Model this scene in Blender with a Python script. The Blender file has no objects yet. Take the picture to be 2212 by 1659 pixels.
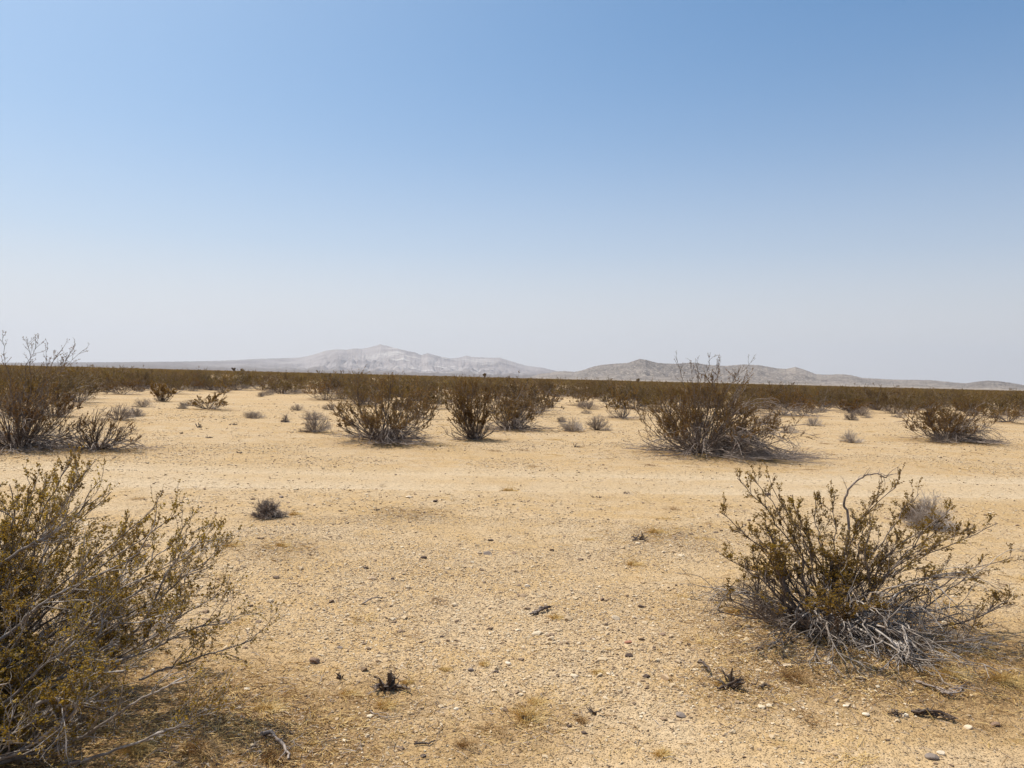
import bpy, math, random
import numpy as np
from mathutils import Matrix, Vector

# ------------------------------------------------------------------ camera, sky, sun, exposure
SC = bpy.context.scene
EYE = 1.6
FPX = 773.0                       # focal length in pixels of a 1024 wide frame
PITCH, ROLL = math.radians(-0.47), math.radians(1.455)
cam_d = bpy.data.cameras.new('camera')
cam_d.sensor_width = 36.0
cam_d.lens = 36.0 * FPX / 1024.0
cam_d.clip_start, cam_d.clip_end = 0.05, 90000.0
cam = bpy.data.objects.new('camera', cam_d)
SC.collection.objects.link(cam)
MCAM = Matrix.Translation((0, 0, EYE)) @ Matrix.Rotation(math.radians(90) + PITCH, 4, 'X') @ Matrix.Rotation(ROLL, 4, 'Z')
cam.matrix_world = MCAM
SC.camera = cam

SUN_EL, SUN_AZ = math.radians(62), math.radians(-60)   # azimuth from the view direction (+Y), negative = left
world = bpy.data.worlds.new('World'); SC.world = world
world.use_nodes = True
wt = world.node_tree
bg = wt.nodes['Background']
sky = wt.nodes.new('ShaderNodeTexSky')
sky.sky_type = 'NISHITA'
sky.sun_disc = False
sky.sun_elevation = SUN_EL
sky.sun_rotation = SUN_AZ
sky.altitude = 800.0
sky.air_density, sky.dust_density, sky.ozone_density = 1.0, 3.0, 3.0
# the milky band of desert haze that thickens towards the horizon, over the clear sky
w_tint = wt.nodes.new('ShaderNodeMix'); w_tint.data_type = 'RGBA'; w_tint.blend_type = 'MULTIPLY'; w_tint.inputs[0].default_value = 1.0
w_tint.inputs[7].default_value = (0.47, 1.0, 1.23, 1)
wt.links.new(sky.outputs[0], w_tint.inputs[6])
w_tc = wt.nodes.new('ShaderNodeTexCoord'); w_sep = wt.nodes.new('ShaderNodeSeparateXYZ')
wt.links.new(w_tc.outputs['Generated'], w_sep.inputs[0])
w_r = wt.nodes.new('ShaderNodeValToRGB'); w_r.color_ramp.interpolation = 'B_SPLINE'
els = [(0.0, 0.95), (0.08, 0.88), (0.16, 0.53), (0.28, 0.19), (0.42, 0.04), (0.6, 0.0)]
while len(w_r.color_ramp.elements) < len(els): w_r.color_ramp.elements.new(0.5)
for e, (p_, v_) in zip(w_r.color_ramp.elements, els): e.position = p_; e.color = (v_, v_, v_, 1)
wt.links.new(w_sep.outputs[2], w_r.inputs[0])
def wm(op, a, b, clamp=False):
    m = wt.nodes.new('ShaderNodeMath'); m.operation = op; m.use_clamp = clamp
    for k_, v_ in enumerate((a, b)):
        if isinstance(v_, (int, float)): m.inputs[k_].default_value = v_
        else: wt.links.new(v_, m.inputs[k_])
    return m.outputs[0]
# the sky is whiter and brighter round the sun
w_dot = wt.nodes.new('ShaderNodeVectorMath'); w_dot.operation = 'DOT_PRODUCT'
wt.links.new(w_tc.outputs['Generated'], w_dot.inputs[0])
w_dot.inputs[1].default_value = (math.sin(SUN_AZ) * math.cos(SUN_EL), math.cos(SUN_AZ) * math.cos(SUN_EL), math.sin(SUN_EL))
dt = wm('MAXIMUM', w_dot.outputs['Value'], 0.0)
aur = wm('MULTIPLY', wm('POWER', dt, 4.0), 0.78)
fac = wm('SUBTRACT', 1.0, wm('MULTIPLY', wm('SUBTRACT', 1.0, w_r.outputs[0]), wm('SUBTRACT', 1.0, aur)), True)
gain = wm('ADD', wm('MULTIPLY', wm('POWER', dt, 10.0), 3.5), wm('ADD', 0.89, wm('MULTIPLY', wm('MINIMUM', dt, 0.42), 0.28)))
w_hz = wt.nodes.new('ShaderNodeVectorMath'); w_hz.operation = 'SCALE'; w_hz.inputs[0].default_value = (7.1, 6.85, 6.85)
wt.links.new(gain, w_hz.inputs['Scale'])
w_mix = wt.nodes.new('ShaderNodeMix'); w_mix.data_type = 'RGBA'
wt.links.new(w_hz.outputs[0], w_mix.inputs[7])
wt.links.new(fac, w_mix.inputs[0]); wt.links.new(w_tint.outputs[2], w_mix.inputs[6])
wt.links.new(w_mix.outputs[2], bg.inputs[0])
bg.inputs[1].default_value = 0.10

sun_d = bpy.data.lights.new('sun', 'SUN')
sun_d.energy = 4.5
sun_d.angle = math.radians(0.6)
sun_d.color = (1.0, 0.93, 0.80)
sun = bpy.data.objects.new('sun', sun_d)
SC.collection.objects.link(sun)
sdir = Vector((math.sin(SUN_AZ) * math.cos(SUN_EL), math.cos(SUN_AZ) * math.cos(SUN_EL), math.sin(SUN_EL)))
sun.rotation_euler = sdir.to_track_quat('Z', 'Y').to_euler()
sun.location = (0, 0, 40)

SC.view_settings.view_transform = 'Standard'
SC.view_settings.look = 'None'
SC.view_settings.exposure = 0.2
SC.view_settings.gamma = 1.0
SC.cycles.max_bounces = 6
SC.cycles.diffuse_bounces = 3
SC.cycles.volume_bounces = 0
SC.cycles.use_denoising = True
SC.cycles.denoiser = 'OPENIMAGEDENOISE'
SC.cycles.denoising_input_passes = 'RGB_ALBEDO_NORMAL'
SC.cycles.denoising_prefilter = 'ACCURATE'

# ------------------------------------------------------------------ helpers
rng0 = np.random.default_rng(11)
K = 1024.0 / 2212.0               # photo coordinates below are in a 2212 wide frame
R3 = np.array(MCAM.to_3x3())

def ray(px, py):
    v = np.array([(px * K - 512.0) / FPX, (384.0 - py * K) / FPX, -1.0])
    d = R3 @ v
    return d / np.linalg.norm(d)

def lattice(ix, iy, seed):
    h = (ix.astype(np.int64) * 374761393 + iy.astype(np.int64) * 668265263 + seed * 1442695041) & 0xFFFFFFFF
    h = ((h ^ (h >> 13)) * 1274126177) & 0xFFFFFFFF
    return ((h ^ (h >> 16)) & 0xFFFF) / 65535.0

def vnoise(x, y, seed=0):
    x = np.asarray(x, float); y = np.asarray(y, float)
    ix, iy = np.floor(x), np.floor(y)
    fx, fy = x - ix, y - iy
    fx = fx * fx * (3 - 2 * fx); fy = fy * fy * (3 - 2 * fy)
    a, b = lattice(ix, iy, seed), lattice(ix + 1, iy, seed)
    c, d = lattice(ix, iy + 1, seed), lattice(ix + 1, iy + 1, seed)
    return (a * (1 - fx) + b * fx) * (1 - fy) + (c * (1 - fx) + d * fx) * fy

def fbm(x, y, seed=0, o=4):
    s = 0; a = 0.5; t = 0
    for i in range(o):
        s = s + a * vnoise(np.asarray(x) * 2 ** i, np.asarray(y) * 2 ** i, seed + i); t += a; a *= 0.5
    return s / t

MOUNDS = []                       # (x, y, radius, strength) of the soil and litter gathered under each shrub

def base_h(x, y):
    r = np.hypot(x, y)
    w = np.clip((60 - r) / 40, 0.15, 1)
    return ((fbm(x / 3.1 + 7, y / 3.1, 3, 3) - 0.5) * 0.10 + (fbm(x / 0.7, y / 0.7, 9, 2) - 0.5) * 0.02) * w

def track_centre(x):
    return 11.9 + 0.055 * x + 0.25 * np.sin(x * 0.16 + 0.5)

def track_w(x, y):
    d = y - track_centre(x)
    return np.exp(-(d / 1.45) ** 4)

def mound_h(x, y):
    h = np.zeros_like(np.asarray(x, float))
    for mx, my, mr, ms in MOUNDS:
        if mr < 0.25 or my > 40: continue
        h = h + 0.06 * ms * mr * np.exp(-(((x - mx) ** 2 + (y - my) ** 2) / (mr * 0.8) ** 2))
    return h

def ruts(x, y):
    d = y - track_centre(x)
    return -0.035 * (np.exp(-((d - 0.85) / 0.24) ** 2) + np.exp(-((d + 0.85) / 0.24) ** 2)) + 0.018 * (np.exp(-((d - 1.3) / 0.16) ** 2) + np.exp(-((d + 1.3) / 0.16) ** 2))

def gh(x, y):
    x = np.asarray(x, float); y = np.asarray(y, float)
    return base_h(x, y) * (1 - 0.5 * track_w(x, y)) + mound_h(x, y) + ruts(x, y)

def gp(px, py):
    """the point of the ground seen at a place of the photograph"""
    d = ray(px, py)
    z = 0.0
    for _ in range(6):
        t = (z - EYE) / d[2]
        x, y = d[0] * t, d[1] * t
        z = float(base_h(np.array([x]), np.array([y]))[0])
    return x, y

def mpp(y):                        # metres per photo pixel at distance y
    return K * y / FPX

def link(o, parent=None):
    SC.collection.objects.link(o)
    if parent is not None: o.parent = parent
    return o

def tag(o, label=None, cat=None, group=None, kind=None):
    if label: o['label'] = label
    if cat: o['category'] = cat
    if group: o['group'] = group
    if kind: o['kind'] = kind
    return o

def mesh(name, V, F, mats, midx=None, smooth=False, attrs=None):
    V = np.asarray(V, np.float32).reshape(-1, 3)
    Fs = F if isinstance(F, list) else [F]
    me = bpy.data.meshes.new(name)
    me.vertices.add(len(V)); me.vertices.foreach_set('co', V.ravel())
    loops = np.concatenate([np.asarray(f, np.int32).ravel() for f in Fs])
    tot = np.concatenate([np.full(len(f), np.asarray(f).shape[1], np.int32) for f in Fs])
    start = np.concatenate([[0], np.cumsum(tot)[:-1]]).astype(np.int32)
    me.loops.add(len(loops)); me.loops.foreach_set('vertex_index', loops)
    me.polygons.add(len(tot)); me.polygons.foreach_set('loop_start', start)
    me.polygons.foreach_set('loop_total', tot)
    for m in mats: me.materials.append(m)
    if midx is not None: me.polygons.foreach_set('material_index', np.asarray(midx, np.int32))
    me.update(calc_edges=True)
    me.polygons.foreach_set('use_smooth', np.full(len(tot), bool(smooth)))
    for k, v in (attrs or {}).items():
        a = me.attributes.new(k, 'FLOAT', 'POINT'); a.data.foreach_set('value', np.asarray(v, np.float32))
    me.validate()
    return me

def nrm(v):
    return v / np.maximum(np.linalg.norm(v, axis=-1, keepdims=True), 1e-9)

class Geo:
    """collects vertices and quads of one mesh"""
    def __init__(s): s.V = []; s.F = []; s.n = 0; s.m = []
    def add(s, V, F, m=0):
        V = np.asarray(V).reshape(-1, 3)
        s.V.append(V); s.F.append(np.asarray(F) + s.n); s.n += len(V); s.m.append(np.full(len(F), m))
    def build(s, name, mats, smooth=False):
        return mesh(name, np.concatenate(s.V), np.concatenate(s.F), mats, np.concatenate(s.m) if len(mats) > 1 else None, smooth)

def tubes(P, R, S):
    """P (N,K,3) polylines, R (N,K) radii -> vertices and quads"""
    N, Kp, _ = P.shape
    T = nrm(np.gradient(P, axis=1))
    ref = np.where(np.abs(T[:, :1, 2:3]) > 0.8, np.array([[[1.0, 0, 0]]]), np.array([[[0, 0, 1.0]]]))
    U = nrm(np.cross(T, np.broadcast_to(ref, T.shape)))
    W = np.cross(T, U)
    a = np.arange(S) * 2 * math.pi / S
    V = P[:, :, None, :] + R[:, :, None, None] * (U[:, :, None, :] * np.cos(a)[None, None, :, None] + W[:, :, None, :] * np.sin(a)[None, None, :, None])
    idx = np.arange(N * Kp * S).reshape(N, Kp, S)
    A = idx[:, :-1, :]; B = np.roll(A, -1, 2); D = idx[:, 1:, :]; C = np.roll(D, -1, 2)
    return V.reshape(-1, 3), np.stack([A, B, C, D], -1).reshape(-1, 4)

def grow(rng, start, dirn, length, Kp, wob, lift=0.0, zmin=0.008):
    """random walks: lift bends each step up (or down)"""
    d = nrm(np.asarray(dirn, float)); P = [np.asarray(start, float)]
    step = (np.asarray(length) / (Kp - 1))[:, None]
    lf = np.broadcast_to(np.asarray(lift, float), (len(d),))
    for k in range(Kp - 1):
        d = d + rng.normal(0, wob, d.shape); d[:, 2] += lf / (Kp - 1)
        d = nrm(d)
        q = P[-1] + d * step
        low = q[:, 2] < zmin
        q[low, 2] = zmin + rng.random(low.sum()) * 0.01
        d[low, 2] = np.abs(d[low, 2]) * 0.1
        P.append(q)
    return np.stack(P, 1)

def sprout(rng, P, n, t0, t1, a0, a1):
    N, Kp, _ = P.shape
    par = np.repeat(np.arange(N), n)
    t = rng.uniform(t0, t1, len(par)) * (Kp - 1)
    i = np.minimum(t.astype(int), Kp - 2); f = (t - i)[:, None]
    pos = P[par, i] * (1 - f) + P[par, i + 1] * f
    T = nrm(P[par, i + 1] - P[par, i])
    q = rng.normal(size=T.shape); q = nrm(q - T * (q * T).sum(-1, keepdims=True))
    a = rng.uniform(a0, a1, len(par))[:, None]
    return pos, T * np.cos(a) + q * np.sin(a), par, t / (Kp - 1)

def leaf_quads(rng, pos, axis, ls, wid=0.42):
    """small diamond leaves, one quad each"""
    n = len(pos)
    a = nrm(axis + rng.normal(0, 0.8, (n, 3)))
    s = nrm(np.cross(a, rng.normal(size=(n, 3))))
    L = ls * rng.uniform(0.6, 1.3, n)[:, None]
    nn = np.cross(a, s)
    V = np.stack([pos, pos + a * L * 0.5 + s * L * wid + nn * L * 0.08, pos + a * L, pos + a * L * 0.5 - s * L * wid + nn * L * 0.08], 1)
    return V.reshape(-1, 3), np.arange(n * 4).reshape(n, 4)

# ------------------------------------------------------------------ materials
def newmat(name):
    m = bpy.data.materials.new(name); m.use_nodes = True
    nt = m.node_tree
    return m, nt, nt.nodes['Principled BSDF'], nt.nodes['Material Output']

def node(nt, typ, **kw):
    n = nt.nodes.new(typ)
    for k, v in kw.items(): setattr(n, k, v)
    return n

def noise(nt, vec, scale, detail=3.0, rough=0.55, dist=0.0):
    n = node(nt, 'ShaderNodeTexNoise'); n.inputs['Scale'].default_value = scale
    n.inputs['Detail'].default_value = detail; n.inputs['Roughness'].default_value = rough
    n.inputs['Distortion'].default_value = dist
    nt.links.new(vec, n.inputs['Vector']); return n.outputs[0]

def ramp(nt, fac, stops, interp='LINEAR'):
    r = node(nt, 'ShaderNodeValToRGB'); cr = r.color_ramp; cr.interpolation = interp
    while len(cr.elements) < len(stops): cr.elements.new(0.5)
    for e, (p, c) in zip(cr.elements, stops):
        e.position = p; e.color = (*c, 1) if len(c) == 3 else c
    nt.links.new(fac, r.inputs[0]); return r.outputs[0]

def mix(nt, fac, a, b, mode='MIX'):
    m = node(nt, 'ShaderNodeMix', data_type='RGBA', blend_type=mode)
    for s, v in ((m.inputs[0], fac), (m.inputs[6], a), (m.inputs[7], b)):
        if isinstance(v, (int, float)): s.default_value = v
        elif isinstance(v, tuple): s.default_value = (*v, 1)
        else: nt.links.new(v, s)
    return m.outputs[2]

def mth(nt, op, a, b=None, c=None, clamp=False):
    m = node(nt, 'ShaderNodeMath', operation=op, use_clamp=clamp)
    for i, v in enumerate((a, b, c)):
        if v is None: continue
        if isinstance(v, (int, float)): m.inputs[i].default_value = v
        else: nt.links.new(v, m.inputs[i])
    return m.outputs[0]

def foliage_mat(name, cols, scale=9.0, trans=0.35, far=False):
    m, nt, p, out = newmat(name)
    tc = node(nt, 'ShaderNodeTexCoord'); oi = node(nt, 'ShaderNodeObjectInfo')
    n1 = noise(nt, tc.outputs['Object'], scale, 2)
    n2 = noise(nt, tc.outputs['Object'], 190.0, 1)
    f = mth(nt, 'ADD', mth(nt, 'MULTIPLY', n1, 0.55), mth(nt, 'MULTIPLY', n2, 0.6))
    f = mth(nt, 'ADD', f, mth(nt, 'MULTIPLY', mth(nt, 'SUBTRACT', oi.outputs['Random'], 0.5), 0.16))
    col = ramp(nt, f, [(0.40, cols[0]), (0.55, cols[1]), (0.68, cols[2]), (0.8, cols[3])])
    if far:
        wn = node(nt, 'ShaderNodeTexWhiteNoise', noise_dimensions='1D'); nt.links.new(oi.outputs['Random'], wn.inputs['W'])
        sp = node(nt, 'ShaderNodeSeparateColor'); nt.links.new(wn.outputs['Color'], sp.inputs[0])
        tint = ramp(nt, sp.outputs[0], [(0.0, (0.70, 0.66, 0.75)), (0.3, (1.0, 0.95, 1.1)), (0.6, (1.05, 1.08, 0.95)), (0.8, (1.12, 1.0, 0.9)), (0.93, (1.1, 1.15, 1.3)), (1.0, (1.35, 1.45, 2.0))])
        col = mix(nt, 1.0, col, tint, 'MULTIPLY')
    nt.links.new(col, p.inputs['Base Color']); p.inputs['Roughness'].default_value = 0.5
    p.inputs['Specular IOR Level'].default_value = 0.35
    tr = node(nt, 'ShaderNodeBsdfTranslucent'); nt.links.new(col, tr.inputs[0])
    mx = node(nt, 'ShaderNodeMixShader'); mx.inputs[0].default_value = trans
    nt.links.new(p.outputs[0], mx.inputs[1]); nt.links.new(tr.outputs[0], mx.inputs[2])
    nt.links.new(mx.outputs[0], out.inputs['Surface'])
    return m

def bark_mat(name, c0, c1, c2, scale=30.0):
    m, nt, p, out = newmat(name)
    tc = node(nt, 'ShaderNodeTexCoord')
    n1 = noise(nt, tc.outputs['Object'], scale, 3)
    n2 = noise(nt, tc.outputs['Object'], 5.0, 1)
    f = mth(nt, 'ADD', mth(nt, 'MULTIPLY', n1, 0.6), mth(nt, 'MULTIPLY', n2, 0.4))
    nt.links.new(ramp(nt, f, [(0.36, c0), (0.5, c1), (0.64, c2)]), p.inputs['Base Color'])
    p.inputs['Roughness'].default_value = 0.6
    return m

M_LEAF_MID = foliage_mat('creosote_leaf_mid', [(0.115, 0.058, 0.015), (0.195, 0.105, 0.024), (0.23, 0.135, 0.027), (0.29, 0.18, 0.036)], 7.0, trans=0.5, far=True)
M_LEAF = foliage_mat('creosote_leaf', [(0.13, 0.070, 0.012), (0.28, 0.166, 0.023), (0.345, 0.230, 0.032), (0.50, 0.35, 0.055)], trans=0.58)
M_LEAF_FAR = foliage_mat('creosote_leaf_far', [(0.095, 0.055, 0.016), (0.165, 0.102, 0.027), (0.195, 0.130, 0.030), (0.25, 0.175, 0.042)], 4.0, trans=0.5, far=True)
M_STEM = bark_mat('creosote_bark', (0.05, 0.034, 0.026), (0.125, 0.088, 0.066), (0.23, 0.178, 0.14))
M_PALE = bark_mat('weathered_bark', (0.10, 0.078, 0.062), (0.24, 0.195, 0.16), (0.47, 0.41, 0.36), 18.0)
M_DEAD = bark_mat('dead_wood', (0.10, 0.072, 0.055), (0.235, 0.18, 0.145), (0.37, 0.30, 0.25))
M_GREY = bark_mat('grey_twigs', (0.15, 0.11, 0.08), (0.28, 0.22, 0.17), (0.42, 0.345, 0.28), 60.0)
M_WHITE = bark_mat('silver_twigs', (0.28, 0.22, 0.175), (0.43, 0.36, 0.30), (0.58, 0.50, 0.43), 60.0)
M_CHAR = bark_mat('charred_wood', (0.03, 0.018, 0.012), (0.075, 0.045, 0.028), (0.17, 0.115, 0.075))
M_STRAW = foliage_mat('dry_grass', [(0.55, 0.36, 0.12), (0.70, 0.50, 0.19), (0.78, 0.58, 0.25), (0.85, 0.68, 0.36)], 20.0, 0.35)
M_RUST = foliage_mat('rusty_litter', [(0.24, 0.13, 0.05), (0.42, 0.25, 0.10), (0.52, 0.33, 0.13), (0.6, 0.42, 0.2)], 20.0, 0.3)

def stone_mat(name, cols):
    m, nt, p, out = newmat(name)
    tc = node(nt, 'ShaderNodeTexCoord')
    g = node(nt, 'ShaderNodeNewGeometry')
    f = mth(nt, 'ADD', mth(nt, 'MULTIPLY', g.outputs['Random Per Island'], 0.85), mth(nt, 'MULTIPLY', noise(nt, tc.outputs['Object'], 90.0, 3), 0.15))
    n = len(cols)
    nt.links.new(ramp(nt, f, [(i / (n - 1) * 0.9 + 0.05, c) for i, c in enumerate(cols)]), p.inputs['Base Color'])
    p.inputs['Roughness'].default_value = 0.8
    b = node(nt, 'ShaderNodeBump'); b.inputs['Strength'].default_value = 0.5; b.inputs['Distance'].default_value = 0.004
    nt.links.new(noise(nt, tc.outputs['Object'], 160.0, 3), b.inputs['Height']); nt.links.new(b.outputs[0], p.inputs['Normal'])
    return m

M_GRAVEL = stone_mat('gravel_stone', [(0.085, 0.05, 0.03), (0.26, 0.17, 0.10), (0.42, 0.30, 0.175), (0.46, 0.335, 0.20), (0.48, 0.36, 0.22), (0.51, 0.39, 0.25), (0.64, 0.53, 0.38)])
M_ROCK = {}
for nm, c in (('dark', (0.075, 0.046, 0.032)), ('brown', (0.20, 0.125, 0.08)), ('grey', (0.20, 0.155, 0.125)), ('tan', (0.44, 0.31, 0.19)), ('pale', (0.58, 0.46, 0.32)), ('red', (0.30, 0.13, 0.075)), ('white', (0.62, 0.52, 0.39))):
    M_ROCK[nm] = stone_mat(nm + '_stone', [tuple(v * 0.8 for v in c), c, tuple(min(v * 1.2, 0.85) for v in c)])

def ground_material():
    m, nt, p, out = newmat('desert_soil')
    g = node(nt, 'ShaderNodeNewGeometry'); pos = g.outputs['Position']
    def attr(n):
        a = node(nt, 'ShaderNodeAttribute'); a.attribute_name = n; return a.outputs['Fac']
    duff, trk = attr('duff'), attr('track')
    big = noise(nt, pos, 0.35, 4, 0.6)
    mid = noise(nt, pos, 2.1, 4, 0.65)
    fine = noise(nt, pos, 26.0, 4, 0.7)
    c = ramp(nt, big, [(0.34, (0.455, 0.312, 0.160)), (0.5, (0.480, 0.342, 0.196)), (0.66, (0.495, 0.368, 0.230))])
    c = mix(nt, mth(nt, 'MULTIPLY', ramp(nt, mid, [(0.46, (0, 0, 0)), (0.62, (1, 1, 1))]), mth(nt, 'SUBTRACT', 0.65, mth(nt, 'MULTIPLY', trk, 0.6))), c, (0.455, 0.30, 0.135))
    c = mix(nt, mth(nt, 'MULTIPLY', ramp(nt, mid, [(0.30, (1, 1, 1)), (0.45, (0, 0, 0))]), 0.5), c, (0.52, 0.395, 0.25))
    # grains: two sizes of small stones as coloured cells
    def cells(scale):
        v = node(nt, 'ShaderNodeTexVoronoi'); v.inputs['Scale'].default_value = scale; v.inputs['Randomness'].default_value = 1.0
        nt.links.new(pos, v.inputs['Vector'])
        s = node(nt, 'ShaderNodeSeparateColor'); nt.links.new(v.outputs['Color'], s.inputs[0])
        return v.outputs['Distance'], s.outputs[0], s.outputs[1]
    d1, r1, s1 = cells(95.0)
    d2, r2, s2 = cells(42.0)
    shade1 = ramp(nt, r1, [(0.0, (0.30, 0.25, 0.20)), (0.2, (0.68, 0.63, 0.57)), (0.5, (0.95, 0.94, 0.92)), (0.8, (1.12, 1.12, 1.11)), (1.0, (1.42, 1.42, 1.40))])
    k1 = mth(nt, 'LESS_THAN', d1, 0.42)
    gm = mth(nt, 'SUBTRACT', 1.0, mth(nt, 'MULTIPLY', trk, 0.55))
    c = mix(nt, mth(nt, 'MULTIPLY', mth(nt, 'MULTIPLY', k1, 0.85), gm), c, mix(nt, 1.0, c, shade1, 'MULTIPLY'))
    k2 = mth(nt, 'MULTIPLY', mth(nt, 'LESS_THAN', d2, 0.36), mth(nt, 'GREATER_THAN', s2, 0.62))
    shade2 = ramp(nt, r2, [(0.0, (0.16, 0.10, 0.065)), (0.25, (0.30, 0.205, 0.125)), (0.6, (0.47, 0.345, 0.21)), (1.0, (0.62, 0.49, 0.33))])
    c = mix(nt, mth(nt, 'MULTIPLY', k2, mth(nt, 'MULTIPLY', gm, 0.9)), c, shade2)
    # worn pale wheel track
    c = mix(nt, mth(nt, 'MULTIPLY', trk, 0.68), c, (0.555, 0.438, 0.30))
    # rusty leaf litter under the shrubs
    df = mth(nt, 'MULTIPLY', duff, mth(nt, 'ADD', 0.3, mth(nt, 'MULTIPLY', noise(nt, pos, 7.0, 4, 0.7), 1.5)), clamp=True)
    lit = ramp(nt, noise(nt, pos, 60.0, 3, 0.7), [(0.3, (0.12, 0.065, 0.028)), (0.5, (0.26, 0.16, 0.07)), (0.7, (0.45, 0.31, 0.15))])
    c = mix(nt, mth(nt, 'MULTIPLY', df, 0.95, clamp=True), c, lit)
    c = mix(nt, 0.55, c, mix(nt, 1.0, c, ramp(nt, fine, [(0.3, (0.5, 0.45, 0.38)), (0.48, (0.93, 0.92, 0.9)), (0.7, (1.2, 1.2, 1.2))]), 'MULTIPLY'))
    nt.links.new(c, p.inputs['Base Color'])
    p.inputs['Roughness'].default_value = 0.92
    p.inputs['Specular IOR Level'].default_value = 0.2
    hgt = mth(nt, 'ADD', mth(nt, 'MULTIPLY', mth(nt, 'SUBTRACT', 0.45, d1, clamp=True), 0.020), mth(nt, 'MULTIPLY', mth(nt, 'MULTIPLY', k2, mth(nt, 'SUBTRACT', 0.4, d2)), 0.05))
    hgt = mth(nt, 'ADD', hgt, mth(nt, 'MULTIPLY', fine, 0.012))
    hgt = mth(nt, 'ADD', hgt, mth(nt, 'MULTIPLY', noise(nt, pos, 6.0, 4, 0.6), 0.05))
    b = node(nt, 'ShaderNodeBump'); b.inputs['Strength'].default_value = 0.9; b.inputs['Distance'].default_value = 1.0
    nt.links.new(hgt, b.inputs['Height']); nt.links.new(b.outputs[0], p.inputs['Normal'])
    return m
M_SOIL = ground_material()

def hill_material(name, cols, speck, speck_scale, spot_cols, white=None, flat_col=None):
    m, nt, p, out = newmat(name)
    g = node(nt, 'ShaderNodeNewGeometry'); pos = g.outputs['Position']
    n1 = noise(nt, pos, 0.0016, 5, 0.6)
    c = ramp(nt, n1, [(0.35, cols[0]), (0.5, cols[1]), (0.65, cols[2])])
    a = node(nt, 'ShaderNodeAttribute'); a.attribute_name = 'foot'
    if flat_col: c = mix(nt, a.outputs['Fac'], c, flat_col)
    v = node(nt, 'ShaderNodeTexVoronoi'); v.inputs['Scale'].default_value = speck_scale
    nt.links.new(pos, v.inputs['Vector'])
    s = node(nt, 'ShaderNodeSeparateColor'); nt.links.new(v.outputs['Color'], s.inputs[0])
    sc = ramp(nt, s.outputs[0], [(0.0, spot_cols[0]), (0.5, spot_cols[1]), (1.0, spot_cols[2])])
    k = mth(nt, 'MULTIPLY', mth(nt, 'LESS_THAN', v.outputs['Distance'], 0.5), speck)
    c = mix(nt, k, c, sc)
    if white:
        aw = node(nt, 'ShaderNodeAttribute'); aw.attribute_name = 'white'
        c = mix(nt, aw.outputs['Fac'], c, white)
    nt.links.new(c, p.inputs['Base Color']); p.inputs['Roughness'].default_value = 0.95
    p.inputs['Specular IOR Level'].default_value = 0.1
    return m

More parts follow.
